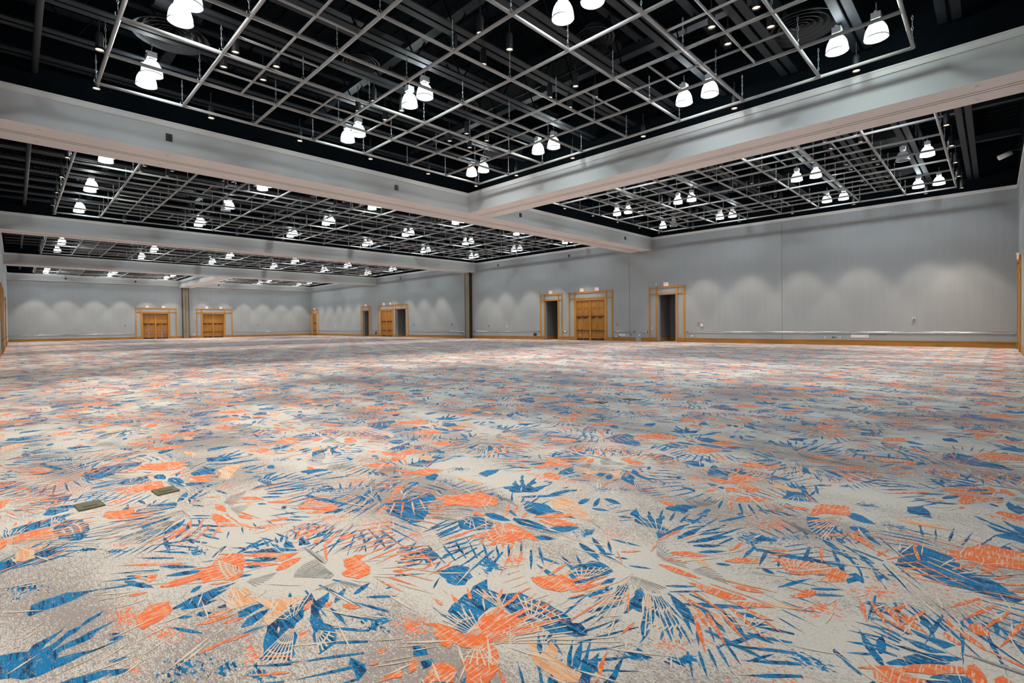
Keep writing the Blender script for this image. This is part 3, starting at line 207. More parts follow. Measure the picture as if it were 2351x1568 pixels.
def build_floor():
    rnd = random.Random(11)
    V = []; Fc = []; pat = []; spk = []; gry = []
    def orient(f):      # every face of the carpet looks up
        a = sum(V[f[i]][0]*V[f[(i+1) % len(f)]][1]-V[f[(i+1) % len(f)]][0]*V[f[i]][1] for i in range(len(f)))
        return f if a > 0 else tuple(reversed(f))
    def add(pts, z, p, s, g=0, fan=False, w=None):
        n = len(V)
        for i, (x, y) in enumerate(pts):
            V.append((min(max(x, XL), XR), min(max(y, YN), YB), z)); pat.append(p); spk.append(s if w is None else tuple(c*w[i] for c in s)); gry.append(g)
        if fan:
            k = len(pts)-1
            for i in range(k): Fc.append(orient((n, n+1+i, n+1+(i+1) % k)))
        else: Fc.append(orient(tuple(range(n, n+len(pts)))))
    add([(XL-.3, YN-.3), (XR+.3, YN-.3), (XR+.3, YB+.3), (XL-.3, YB+.3)], 0, (0, 0, 0), (0, 0, 0))
    V[0:4] = [(XL-.3, YN-.3, 0), (XR+2.5, YN-.3, 0), (XR+2.5, YB+1.6, 0), (XL-.3, YB+1.6, 0)]
    ax, ay, bx, by = 3.215, -.03, 1.605, 3.205
    col = {'b': (1, 0, 0), 'o': (0, 1, 0), 'p': (0, 0, 1)}
    # --- one repeat of the pattern: (order, near outline, far outline, colours)
    items = []
    def jag(pts, amp, seg):
        out = []
        for (x0, y0), (x1, y1) in zip(pts, pts[1:]+pts[:1]):
            L_ = math.hypot(x1-x0, y1-y0); n = max(1, int(L_/seg)); out.append((x0, y0))
            for t in range(1, n):
                f = t/n; d = rnd.uniform(-1, 1)*amp*(1 if t % 2 else -.4); nx, ny = -(y1-y0)/L_, (x1-x0)/L_
                if rnd.random() < .12: d *= 2.2
                out.append((x0+(x1-x0)*f+nx*d, y0+(y1-y0)*f+ny*d))
        return out
    for k, s, cx, cy, ex, ey, fx, fy in MOT['K']:
        c0 = Vector((cx/1000, cy/1000)); e1 = Vector((ex/1000, ey/1000))-c0; e2 = Vector((fx/1000, fy/1000))-c0; n = 14
        pts = [tuple(c0)]+[tuple(c0+(e1*cos(2*pi*t/n)+e2*sin(2*pi*t/n))*(1.15+.25*sin(t*2.6+cx))) for t in range(n)]
        items.append((0, pts, pts, (0, 0, 0), (1.5*s, 0, 0) if k == 'b' else (0, 1.6*s, 0), 0, True))
    for pl in MOT['P']:
        k = pl[0]; pts = [(pl[i]/1000, pl[i+1]/1000) for i in range(1, len(pl), 2)]; spike = len(pts) == 7
        items.append(({'b': 1, 'p': 2, 'o': 3}[k], jag(pts, .006 if spike else .017, .04 if spike else .045), [pts[0], pts[1], pts[3], pts[5]] if spike else pts, col[k], (0, 0, 0), 0, False))
    # small frond strokes thrown out radially round every burst
    for (cx, cy, r0, r1, n) in ((1.53, 1.73, .35, .95, 50), (1.2, 3.1, .3, .95, 64), (2.77, 1.54, .25, 1.0, 70), (2.68, 2.71, .3, .95, 60), (4.2, 1.0, .25, .9, 60), (2.1, 3.5, .2, .7, 36), (3.6, .6, .2, .8, 40)):
        i = 0
        while i < n:
            t = rnd.uniform(0, 2*pi); r = rnd.uniform(r0, r1); L_ = rnd.uniform(.1, .36); w_ = rnd.uniform(.012, .026); step_ = rnd.uniform(.05, .09)/max(r, .25); lean = rnd.uniform(-.5, .5); k = rnd.choice('bbbbop'); m_ = rnd.randint(4, 9)
            for c in range(m_):      # a comb of leaflets
                i += 1; tc_ = t+c*step_; f = 1-abs(c-(m_-1)/2)/m_; rr = r+rnd.uniform(-.02, .02); l2 = L_*(.6+.6*f)*rnd.uniform(.8, 1.15); t2 = tc_+lean
                p0 = Vector((cx+rr*cos(tc_), cy+rr*sin(tc_))); d = Vector((cos(t2), sin(t2))); q = Vector((-d.y, d.x))
                pts = [tuple(p0-q*w_*.3), tuple(p0+d*l2*.35-q*w_*.5), tuple(p0+d*l2), tuple(p0+d*l2*.4+q*w_*.5), tuple(p0+q*w_*.3)]
                kk = k if rnd.random() < .85 else 'o'
                items.append(({'b': 1, 'p': 2, 'o': 3}[kk], jag(pts, .004, .04), pts, col[kk], (0, 0, 0), 0, False))
    for (cx, cy, r0, r1, n) in ((1.53, 1.73, .12, .8, 60), (1.2, 3.1, .2, .9, 60), (2.77, 1.54, .15, .9, 50), (2.68, 2.71, .12, .9, 60), (4.2, 1.0, .2, .8, 50), (2.1, 3.5, .15, .6, 30), (3.7, .45, .2, .8, 40), (.75, 3.3, .1, .5, 20)):
        for i in range(n):
            t = rnd.uniform(0, 2*pi); r = rnd.uniform(r0, r1); L_ = rnd.uniform(.06, .3); w_ = rnd.uniform(.005, .014)*(1+L_); t2 = t+rnd.uniform(-.2, .2)
            p0 = Vector((cx+r*cos(t), cy+r*sin(t))); d = Vector((cos(t2), sin(t2))); q = Vector((-d.y, d.x))
            pts = [tuple(p0-q*w_*.2), tuple(p0+d*L_*.4-q*w_*.5), tuple(p0+d*L_), tuple(p0+d*L_*.5+q*w_*.5)]
            items.append((4, jag(pts, .003, .05), pts, (0, 0, 0), (0, 0, 1), 0, False))
    lines = []
    for k, n, mm, cx, cy, px, py, qx, qy in MOT['F']:
        c0 = Vector((cx/1000, cy/1000)); p = Vector((px/1000, py/1000)); q = Vector((qx/1000, qy/1000)); wd = .0042 if k == 'w' else .0032; out = []
        def ln(a, b, w0=1.0, up=0):
            d = (b-a)
            if d.length < .01: return
            nn = Vector((-d.y, d.x)).normalized()*wd; out.append(([tuple(a-nn*w0), tuple(b-nn), tuple(b+nn), tuple(a+nn*w0)], up))
        ends = [p.lerp(q, t/max(1, n-1)) + (p.lerp(q, t/max(1, n-1))-c0)*.12*sin(pi*t/max(1, n-1)) for t in range(n)]
        for e in ends: ln(c0.lerp(e, .16), e, .35)
        for r in range(1, mm+1):
            f = r/(mm+1.0)
            for e1, e2 in zip(ends, ends[1:]): ln(c0.lerp(e1, f+.06), c0.lerp(e2, f), 1, 1)
        lines.append((k, out))
    # stacking levels: overlapping shapes never share a height
    def bb(pts): xs = [p[0] for p in pts]; ys = [p[1] for p in pts]; return min(xs), max(xs), min(ys), max(ys)
    shifts = [(i*ax+j*bx, i*ay+j*by) for i in (-2, -1, 0, 1, 2) for j in (-2, -1, 0, 1, 2)]
    def clash(a, b):
        for sx, sy in shifts:
            if a[0] < b[1]+sx and b[0]+sx < a[1] and a[2] < b[3]+sy and b[2]+sy < a[3]: return True
        return False
    items.sort(key=lambda t: t[0]); lev = []; base = 0; boxes = []
    for idx, it in enumerate(items):
        if idx and it[0] != items[idx-1][0]: base = max(lev)+1
        B = bb(it[1]); used_ = {lev[j] for j in range(len(lev)) if lev[j] >= base and clash(B, boxes[j])}
        l_ = base
        while l_ in used_: l_ += 1
        lev.append(l_); boxes.append(B)
    top = max(lev)+1; dz = .00009
    lt = []
    for k, out in lines:
        B = bb([p for q, _ in out for p in q]); used_ = {l2 for l2, b2 in lt if clash(B, b2)}; l_ = top
        while l_ in used_: l_ += 2
        lt.append((l_, B))
    tiles = []
    for j in range(-2, 29):
        for i in range(-18, 14):
            ox, oy = i*ax+j*bx, i*ay+j*by
            if XL-5.2 < ox < XR+.5 and YN-5.6 < oy < YB+.5: tiles.append((ox, oy))
    for ox, oy in tiles:
        dist = math.hypot(max(ox+2, 0), max(oy+2, 0))
        for it, l_ in zip(items, lev):
            src = it[1] if dist < 14 else it[2]; pts = [(x+ox, y+oy) for x, y in src]
            if it[6]:
                if XL < pts[0][0] < XR and YN < pts[0][1] < YB: add(pts, .0002+l_*dz, it[3], it[4], 0, True, [1]+[0]*14)
            elif any(XL < a < XR and YN < c < YB for a, c in pts): add(pts, .0002+l_*dz, it[3], it[4])
        if dist < 20:
            for (k, out), (l_, _) in zip(lines, lt):
                for pts, up_ in out: add([(x+ox, y+oy) for x, y in pts], .0002+(l_+up_)*dz, (0, 0, 0), (0, 0, 1) if k == 'w' else (0, 0, 0), 0 if k == 'w' else .38)
    me = bpy.data.meshes.new('floor'); me.from_pydata(V, [], Fc); me.materials.append(M['carpet'])
    for nm, dat in (('pat', pat), ('spk', spk)):
        at = me.attributes.new(nm, 'FLOAT_COLOR', 'POINT'); buf = []
        for q in dat: buf += [q[0], q[1], q[2], 1.0]
        at.data.foreach_set('color', buf)
    at = me.attributes.new('gry', 'FLOAT', 'POINT'); at.data.foreach_set('value', [float(g) for g in gry])
    o = bpy.data.objects.new('floor', me); C.objects.link(o)
    struct(o, 'cream and taupe carpet with blue and orange frond bursts', 'floor')
build_floor()

# ------------------------------------------------------------ walls
OPA = [('s', 83.385, 84.85), ('o', 65.6, 67.3), ('s', 59.05, 62.2), ('o', 55.9, 58.3), ('o', 29.84, 31.46), ('s', 24.44, 27.72), ('o', 17.82, 19.42)]   # openings in the long right wall
OPB = [(12.6, 15.75), (19.97, 22.98)]                                                       # in the back wall
OH = 3.77
def wall_with(name, along, pos, thick, a0, a1, ops, z1, label, mi=M['wall']):
    mb = MB(); cur = a0
    def seg(s, e, z0, z1_):
        if along == 'y': mb.box(pos, pos+thick, s, e, z0, z1_)
        else: mb.box(s, e, pos, pos+thick, z0, z1_)
    for s, e in sorted(ops):
        seg(cur, s, 0, z1); seg(s, e, OH, z1); cur = e
    seg(cur, a1, 0, z1)
    return struct(mb.obj(name, mi), label, 'wall')
wall_with('wall_right', 'y', XR, .3, YN-.3, YB+.3, [(a, b) for _, a, b in OPA], ZT, 'long grey fabric wall on the right with doors and metal rail')
wall_with('wall_back', 'x', YB, .3, XL-.3, XR, OPB, ZT, 'far grey wall with two maple double door sets')
wall_with('wall_left', 'y', XL-.3, .3, YN-.3, YB, [], ZT, 'grey wall seen edge on at the left border')
wall_with('wall_near', 'x', YN-.3, .3, XL, XR, [], ZT, 'grey wall seen edge on at the right border')
# black upper band all round and the roof deck
mb = MB(); mb.box(XR, XR+.3, YN-.3, YB+.3, ZT, ZD); mb.box(XL-.3, XL, YN-.3, YB+.3, ZT, ZD); mb.box(XL, XR, YB, YB+.3, ZT, ZD); mb.box(XL, XR, YN-.3, YN, ZT, ZD)
struct(mb.obj('wall_upper', M['black']), 'black painted wall band above the cornice', 'wall')
mb = MB(); mb.box(XL-.3, XR+.3, YN-.3, YB+.3, ZD, ZD+.2)
for k in range(int((XR-XL)/.6)): mb.box(XL+k*.6, XL+k*.6+.22, YN, YB, ZD-.05, ZD)
struct(mb.obj('ceiling', M['black']), 'black corrugated roof deck high above the pipe grids', 'ceiling')
# vertical seams of the wallcovering are narrow dark joints in the wall
mb = MB()
for y in (10.26, 22.03): mb.box(XR-.004, XR, y-.008, y+.008, .32, ZT-.2)
struct(mb.obj('trim_1', M['groove']), 'thin vertical dark joints in the right wall', 'joint')

# cornice along every coffer, and the beams
def beam(name, x0, x1, y0, y1, label, grooves=None, zb=ZB, faces='xy'):
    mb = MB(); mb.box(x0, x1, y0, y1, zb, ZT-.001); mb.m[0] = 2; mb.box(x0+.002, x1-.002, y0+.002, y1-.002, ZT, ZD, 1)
    c = .05
    t = MB()
    if 'y' in faces:
        for yy0, yy1 in ((y0-c, y0), (y1, y1+c)): t.box(x0, x1, yy0, yy1, ZT-.19, ZT); t.box(x0, x1, yy0-.02 if yy0 < y0 else yy0, yy1+.02 if yy1 > y1 else yy1, ZT-.05, ZT)
    if 'x' in faces:
        for xx0, xx1 in ((x0-c, x0), (x1, x1+c)): t.box(xx0, xx1, y0, y1, ZT-.19, ZT); t.box(xx0-.02 if xx0 < x0 else xx0, xx1+.02 if xx1 > x1 else xx1, y0, y1, ZT-.05, ZT)
    o = mb.obj(name, [M['face'], M['black'], M['bounce_paint']]); struct(o, label, 'beam')
    t.obj('cornice', M['trim'], o)
    if grooves:
        g = MB()
        for d in (-.085, .085):
            if grooves == 'x': ym = (y0+y1)/2+d+.06; g.box(x0, x1, ym-.012, ym+.012, zb-.003, zb+.001)
            else: xm = (x0+x1)/2+d; g.box(xm-.012, xm+.012, y0, y1, zb-.003, zb+.001)
        g.obj('partition_track', M['groove'], o)
        rv = MB()
        if grooves == 'x': 
            n = int((x1-x0)/3.2)
            for k in range(n):
                for dy in (.35, (y1-y0)-.35): rv.lathe([(.05, -.006), (.05, 0)], 10, 0, (x0+1.2+k*3.2, y0+dy, zb)); rv.lathe([(0.001, -.007), (.05, -.006)], 10, 0, (x0+1.2+k*3.2, y0+dy, zb))
        else:
            n = int((y1-y0)/3.2)
            for k in range(n):
                for dx in (.3, (x1-x0)-.3): rv.lathe([(.05, -.006), (.05, 0)], 10, 0, (x0+dx, y0+1.2+k*3.2, zb)); rv.lathe([(0.001, -.007), (.05, -.006)], 10, 0, (x0+dx, y0+1.2+k*3.2, zb))
        rv.obj('sprinkler_cap', M['trim'], o)
    return o
U1, U2 = 17.008, 18.645
VB = [(19.895, 21.965), (41.506, 43.177), (63.371, 64.96)]
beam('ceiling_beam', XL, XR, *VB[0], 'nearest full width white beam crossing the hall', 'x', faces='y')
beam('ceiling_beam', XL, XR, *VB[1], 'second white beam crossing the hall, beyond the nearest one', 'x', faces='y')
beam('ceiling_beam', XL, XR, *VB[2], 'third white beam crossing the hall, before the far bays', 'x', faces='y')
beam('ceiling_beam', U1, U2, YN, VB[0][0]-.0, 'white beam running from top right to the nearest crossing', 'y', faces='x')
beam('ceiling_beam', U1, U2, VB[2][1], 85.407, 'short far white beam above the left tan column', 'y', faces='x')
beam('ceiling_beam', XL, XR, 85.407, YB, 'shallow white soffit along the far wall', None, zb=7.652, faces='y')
mb = MB()
for a, b_ in ((YN, VB[0][0]), (VB[0][1], VB[1][0]), (VB[1][1], VB[2][0]), (VB[2][1], 85.4)):
    mb.box(XR-.05, XR, a, b_, ZT-.19, ZT); mb.box(XR-.07, XR, a, b_, ZT-.05, ZT); mb.box(XL, XL+.05, a, b_, ZT-.19, ZT)
mb.box(XL, U1, YN, YN+.05, ZT-.19, ZT); mb.box(U2, XR, YN, YN+.05, ZT-.19, ZT)
struct(mb.obj('trim_2', M['trim']), 'pale cornice strip along the top of the grey walls', 'cornice')

# ------------------------------------------------------------ baseboards, rails
def gaps(a0, a1, blocks):
    out = []; cur = a0
    for s, e in sorted(blocks):
        if s > cur: out.append((cur, s))
        cur = max(cur, e)
    if cur < a1: out.append((cur, a1))
    return out
FRA = [(82.5, 85.74), (64.93, 67.9), (55.27, 63.02), (29.25, 32.08), (23.66, 28.5), (17.1, 20.2)]
FRB = [(11.84, 16.71), (19.22, 24.14)]
COLA = (42.34, 43.15); COLB = (17.40, 18.21)
GAP = [(63.9, 64.15), (20.95-.0, 21.9)]
mb = MB()
for a, b_ in gaps(YN, YB, FRA+[COLA, (20.95, 21.45)]): mb.box(XR-.03, XR, a, b_, 0, .30); mb.box(XR-.045, XR, a, b_, .28, .32)
struct(mb.obj('baseboard_right', M['woodh']), 'maple baseboard along the long right wall', 'baseboard')
mb = MB()
for a, b_ in gaps(XL, XR-.05, FRB+[COLB]): mb.box(a, b_, YB-.03, YB, 0, .30); mb.box(a, b_, YB-.045, YB, .28, .32)
struct(mb.obj('baseboard_back', M['woodh']), 'maple baseboard along the far wall', 'baseboard')
mb = MB(); mb.box(XL, XL+.03, 20, YB, 0, .31)
struct(mb.obj('baseboard_left', M['woodh']), 'maple baseboard along the left wall', 'baseboard')
mb = MB(); mb.box(4, 31.6, YN, YN+.03, 0, .31)
struct(mb.obj('baseboard_near', M['woodh']), 'maple baseboard along the wall at the right border', 'baseboard')
def rail(a0, a1, wall, label):
    o = thing('bumper_rail', label, 'wall rail', group='brushed metal rails on the walls')
    mb = MB(); cl = MB()
    n = 8
    for k in range(n):      # rounded profile swept along the wall
        t0, t1 = -pi/2+pi*k/n, -pi/2+pi*(k+1)/n
        q = []
        for t in (t0, t1): q.append((.035*cos(t)+.012, .79+.058*sin(t)))
        i = len(mb.v)
        if wall == 'r': mb.v += [(XR-q[0][0], a0, q[0][1]), (XR-q[0][0], a1, q[0][1]), (XR-q[1][0], a1, q[1][1]), (XR-q[1][0], a0, q[1][1])]
        else: mb.v += [(a0, YB-q[0][0], q[0][1]), (a1, YB-q[0][0], q[0][1]), (a1, YB-q[1][0], q[1][1]), (a0, YB-q[1][0], q[1][1])]
        mb.f.append((i, i+1, i+2, i+3)); mb.m.append(0)
    if wall == 'r': mb.box(XR-.012, XR, a0, a1, .732, .848)
    else: mb.box(a0, a1, YB-.012, YB, .732, .848)
    mb.obj('rail_bar', M['chrome'], o, True)
    for e in (a0, a1):
        cl = MB()
        if wall == 'r': cl.box(XR-.05, XR, e-.015, e+.015, .73, .85)
        else: cl.box(e-.015, e+.015, YB-.05, YB, .73, .85)
        cl.obj('end_cap', M['bronze'], o)
for a, b_, l in ((YN+.02, 16.95, 'long polished rail right of the nearest dark opening'), (20.35, 20.9, 'short rail stub left of the nearest dark opening'), (21.5, 23.5, 'rail beside the maple double doors, under the red alarm'), (28.75, 29.15, 'very short rail between narrow opening and maple double doors'), (32.2, 42.1, 'rail from right tan column to the narrow dark opening'), (43.4, 55.1, 'rail between right tan column and maple door pair beyond'), (63.15, 63.8, 'tiny rail left of the far maple door pair'), (64.2, 64.8, 'tiny rail right of the far narrow opening'), (68.05, 82.3, 'rail between far narrow opening and corner door')):
    rail(a, b_, 'r', l)
for a, b_, l in ((XL+.05, 11.75, 'long rail on far wall left of the left door set'), (24.25, XR-.1, 'rail on far wall right of the second door set')):
    rail(a, b_, 'b', l)

# ------------------------------------------------------------ partition columns
for (x0, x1, y0, y1, l) in ((XR-.42, XR-.002, COLA[0], COLA[1], 'tall tan folding partition stack against the right wall'), (COLB[0], COLB[1], YB-.42, YB-.002, 'tall tan folding partition stack against the far wall')):
    o = thing('partition_stack', l, 'partition', ((x0+x1)/2, (y0+y1)/2, 0)); cx, cy = (x0+x1)/2, (y0+y1)/2
    a = MB(); a.box(x0+.03-cx, x1-.0-cx, y0+.06-cy, y1-.06-cy, .04, ZB-.02); a.obj('partition_panel', M['tan'], o)
    e = MB()
    if y1-y0 > x1-x0:
        e.box(x0-cx, x1-cx, y0-cy, y0+.06-cy, 0, ZB); e.box(x0-cx, x1-cx, y1-.06-cy, y1-cy, 0, ZB); e.box(x0+.02-cx, x0+.03-cx, -.01, .01, .04, ZB)
    else:
        e.box(x0-cx, x0+.05-cx, y0-cy, y1-cy, 0, ZB); e.box(x1-.05-cx, x1-cx, y0-cy, y1-cy, 0, ZB); e.box(-.01, .01, y0+.02-cy, y0+.05-cy, .04, ZB)
    e.obj('edge_seal', M['bronze'], o)
    k = MB(); k.tube((x0-cx+.03, (y0+.12)-cy, .85), (x0-cx-.01, (y0+.12)-cy, .85), .05) if y1-y0 > x1-x0 else k.tube((x0+.2-cx, y0-.01-cy, .95), (x0+.2-cx, y0+.04-cy, .95), .05)
    k.obj('lock_knob', M['dark'], o)

# ------------------------------------------------------------ doors: local frame x along the wall, y out of the wall (towards room), z up
def local(parent_name, label, org, ang):
    return struct(thing(parent_name, label, 'door', org, ang))
def door_frame(d, w, ops, extra=()):
    # w = outer width; ops = inner opening edges; grid of square bars with blocks
    H = 4.45; bw = .14
    f = MB()
    def bar(x0, x1, z0, z1, y=.05): f.box(x0, x1, 0, y, z0, z1)
    xs = [0, w-bw]
    for a, b_ in ops: xs += [a-bw-.02, b_+.02]
    for x in sorted(set(xs)): bar(x, x+bw, .34, H)
    bar(0, w, H-bw, H); bar(0, w, OH+.03, OH+.03+.11)
    for x in sorted(set(xs)):
        bar(x-.012, x+bw+.012, H-bw-.01, H+.012, .075); bar(x-.012, x+bw+.012, OH+.01, OH+.155, .075)
    f.obj('door_frame', M['wood'], d)
    p = MB()
    cur = -.01
    for a, b_ in ops: p.box(cur, a-.0, 0, .07, 0, .34); cur = b_
    p.box(cur, w+.01, 0, .07, 0, .34)
    p.obj('plinth', M['woodh'], d)
def panel(mb, x0, x1, z0, z1, y, d=.018):
    # raised panel with a moulded border
    w_ = .022
    for a, b_, c, e in ((x0, x1, z0, z0+w_), (x0, x1, z1-w_, z1), (x0, x0+w_, z0, z1), (x1-w_, x1, z0, z1)): mb.box(a, b_, y, y+d, c, e)
    mb.box(x0+.06, x1-.06, y, y+d*.7, z0+.06, z1-.06)
def door_set(d, a, b_, back, light=False):
    # back = how far the doors sit behind the wall face
    y = -back
    j = MB(); j.box(a-.0, a+.1, y-.1, .03, 0, OH+.0); j.box(b_-.1, b_, y-.1, .03, 0, OH); j.box(a+.1, b_-.1, y-.1, .03, OH-.12, OH)
    one = (b_-a) < 2.0
    mid = (a+b_)/2
    if not one: j.box(mid-.07, mid+.07, y-.08, y+.07, 0, OH-.12)
    j.obj('jamb', M['wood'], d)
    bays = [(a+.1, b_-.1)] if one else [(a+.1, mid-.07), (mid+.07, b_-.1)]
    for x0, x1 in bays:
        t = MB(); t.box(x0, x1, y-.06, y, 2.2, OH-.12); xm = (x0+x1)/2
        for c, e in ((x0, xm), (xm, x1)):
            for z0, z1 in ((2.28, 2.84), (2.92, 3.5)): panel(t, c+.09, e-.07, z0, z1, y)
        t.obj('transom_panel', M['woodd'], d)
        h = MB(); h.box(x0, x1, y-.06, y+.03, 2.13, 2.2); h.obj('head_rail', M['bronze'], d)
        for c, e in ((x0+.01, xm-.006), (xm+.006, x1-.01)):
            lf = MB(); lf.box(c, e, y-.055, y-.01, .01, 2.12)
            for z0, z1 in ((.32, .76), (.98, 1.5), (1.62, 2.0)): panel(lf, c+.11, e-.09, z0, z1, y-.01)
            L_ = lf.obj('door_leaf', M['woodd'], d)
            kb = MB(); kb.box(c+.02, e-.02, y-.01, y+.0, .02, .2); kb.obj('kick_plate', M['bronze'], L_)
            pb = MB(); pb.box(c+.05, e-.05, y+.03, y+.075, .84, .9); pb.box(c+.05, c+.12, y-.01, y+.05, .82, .92); pb.box(e-.12, e-.05, y-.01, y+.05, .82, .92)
            pb.obj('panic_bar', M['chrome'] if light else M['bronze'], L_)
            cl_ = MB(); cl_.box(c+.1, c+.4, y-.01, y+.06, 2.0, 2.08); cl_.obj('door_closer', M['bronze'], L_)
            if light:
                ms = MB(); ms.box((e-.05) if c == x0+.01 else c, e if c == x0+.01 else c+.05, y-.01, y+.0, .2, 2.1); ms.obj('edge_plate', M['chrome'], L_)
def alcove(d, a, b_, depth):
    n = MB()
    n.box(a-.02, a, -depth, -.3, 0, OH+.2); n.box(b_, b_+.02, -depth, -.3, 0, OH+.2); n.box(a, b_, -depth-.05, -depth, 0, OH+.2); n.box(a-.02, b_+.02, -depth, -.3, OH+.2, OH+.25)
    n.box(a+(b_-a)*.45, b_, -depth, -depth+.35, OH-.55, OH+.2)
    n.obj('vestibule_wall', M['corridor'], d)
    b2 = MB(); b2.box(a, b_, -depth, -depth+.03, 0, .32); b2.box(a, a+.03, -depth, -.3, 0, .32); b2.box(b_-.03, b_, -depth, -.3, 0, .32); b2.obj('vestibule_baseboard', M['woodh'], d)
    s = MB(); s.box(a+.6, a+.67, -depth, -depth+.012, 1.2, 1.32); s.obj('light_switch', M['white'], d)
AR = pi/2   # right wall: local +x runs towards smaller y? use rotation so that y points to -X
def on_right(name, label, v1):   # origin at the larger-v end seen at the left; local x runs to smaller v
    return local(name, label, (XR, v1, 0), -pi/2)
# rotation -90deg about z: local x -> -Y, local y -> +X (into the wall); flip with a mirrored local y
def fl(o): o.scale = (1, -1, 1); return o
DR = [('door_1', 85.74, 3.24, [(.89, 2.355, 's')], 'narrow maple door in the far right corner'),
      ('door_2', 67.9, 2.97, [(.6, 2.3, 'o')], 'narrow dark opening in maple frame, farther one'),
      ('door_3', 63.02, 7.75, [(.82, 3.97, 's'), (4.72, 7.12, 'o')], 'wide maple frame with double doors beside a dark opening'),
      ('door_4', 32.08, 2.83, [(.62, 2.24, 'o')], 'narrow dark opening left of the big maple double doors'),
      ('door_5', 28.5, 4.84, [(.78, 4.06, 's')], 'large maple panelled double doors in the right wall'),
      ('door_6', 20.2, 3.1, [(.78, 2.38, 'o')], 'nearest dark opening in the maple frame, right wall')]
for nm, v1, wd, ops, l in DR:
    d = fl(on_right(nm, l, v1)); door_frame(d, wd, [(a, b_) for a, b_, _ in ops])
    for a, b_, k in ops:
        if k == 's': door_set(d, a, b_, .06)
        else:
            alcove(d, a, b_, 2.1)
            if nm in ('door_6',):
                r = MB(); r.box(a-.0, a+.07, -.3, .03, 0, OH); r.box(b_-.07, b_, -.3, .03, 0, OH); r.obj('reveal', M['wall'], d)
for nm, u0, wd, ops, lt, l in (('door_7', 11.84, 4.87, (.76, 3.91), True, 'left maple double door set with bright steel edges, far wall'), ('door_8', 19.22, 4.92, (.75, 3.76), False, 'maple double door set right of the tan column, far wall')):
    d = local(nm, l, (u0, YB, 0), 0); fl(d); door_frame(d, wd, [ops]); door_set(d, ops[0], ops[1], .26, lt)
for nm, v0, l in (('door_9', 44.0, 'nearest maple door frame on the left wall'), ('door_10', 50.0, 'middle maple door frame on the left wall'), ('door_11', 63.0, 'farthest maple door frame on the left wall')):
    d = local(nm, l, (XL, v0, 0), pi/2); fl(d); door_frame(d, 4.0, [(.7, 3.3)])
    q = MB(); q.box(.72, 3.28, .0, .03, .35, OH); q.obj('door_leaf', M['woodd'], d)
    q = MB(); q.box(.9, 3.1, .03, .09, .84, .9); q.obj('panic_bar', M['bronze'], d)
d = local('door_12', 'maple door frame at the right border on the near wall', (32.1, YN, 0), 0); door_frame(d, 4.0, [(.7, 3.3)])
q = MB(); q.box(.72, 3.28, .0, .03, .35, OH); q.obj('door_leaf', M['woodd'], d)

# ------------------------------------------------------------ exit signs
def exit_sign():
    o = thing('exit_sign', 'x', 'exit sign', group='exit signs above the doors')
    a = MB(); a.box(-.185, .185, 0, .09, 0, .24); a.obj('sign_face', M['signw'], o)
    a = MB(); a.box(-.19, .19, -.0, .12, .24, .31); a.obj('sign_housing', M['white'], o)
    L_ = MB(); y0, y1 = .09, .095
    def s(x0, x1, z0, z1): L_.box(x0, x1, y0, y1, z0, z1)
    t = .018; z0, z1 = .05, .2
    # letters run along local x, read from the room (local y)
    def E(x): s(x, x+t, z0, z1); s(x, x+.06, z0, z0+t); s(x, x+.055, (z0+z1)/2-t/2, (z0+z1)/2+t/2); s(x, x+.06, z1-t, z1)
    def X(x):
        for k in range(6):
            f = k/5; s(x+f*.05, x+f*.05+t, z0+f*(z1-z0-.025), z0+f*(z1-z0-.025)+.028); s(x+.05-f*.05, x+.05-f*.05+t, z0+f*(z1-z0-.025), z0+f*(z1-z0-.025)+.028)
    E(-.15); X(-.07); s(.02, .02+t, z0, z1); s(.065, .135, z1-t, z1); s(.091, .091+t, z0, z1)
    L_.obj('sign_text', M['signr'], o)
    return o
es = None
def put_exit(loc, rz, label):
    global es
    if es is None: es = exit_sign(); r = es; r.location = loc; r['label'] = label; r.rotation_euler = (0, 0, rz); r.scale = (1, -1, 1); return r
    r = dup(es, loc, label, rz); return r
for v, l in ((30.68, 'exit sign above the narrow opening right of the tan column'), (26.95, 'left exit sign above the large maple double doors'), (25.3, 'right exit sign above the large maple double doors'), (18.67, 'exit sign above the nearest dark opening, right wall'), (66.4, 'exit sign above the farther narrow dark opening'), (61.3, 'left exit sign above the wide maple frame with opening'), (59.6, 'right exit sign above the wide maple frame with opening'), (84.1, 'exit sign above the corner door, far right wall')):
    put_exit((XR, v, 4.46), -pi/2, l)
for u, l in ((13.2, 'left exit sign above the left far door set'), (15.1, 'right exit sign above the left far door set'), (20.6, 'left exit sign above the right far door set'), (22.5, 'right exit sign above the right far door set')):
    put_exit((u, YB, 4.46), 0, l)
r = put_exit((34.6, YN, 4.46), 0, 'exit sign above the maple frame at the right border'); r.scale = (1, 1, 1)

# ------------------------------------------------------------ small wall fittings
def plate(name, cat, label, wall, a, z, w_, h, d_, m_, inner=None, group=None):
    mb = MB()
    def bx(mb_, a0, a1, d0, d1, z0, z1):
        if wall == 'r': mb_.box(XR-d1, XR-d0, a0, a1, z0, z1)
        else: mb_.box(a0, a1, YB-d1, YB-d0, z0, z1)
    if inner: o = thing(name, label, cat, group=group); bx(mb, a-w_/2, a+w_/2, 0, d_, z-h/2, z+h/2); mb.obj('plate', m_, o)
    else:
        bx(mb, a-w_/2, a+w_/2, 0, d_, z-h/2, z+h/2); o = mb.obj(name, m_); tag(o, label, cat, group)
    if inner:
        q = MB()
        for (da, dz, ww, hh) in inner[1]: bx(q, a+da-ww/2, a+da+ww/2, d_, d_+.012, z+dz-hh/2, z+dz+hh/2)
        q.obj(inner[0], inner[2], o)
    return o
def OU(wall, x, y):  return x
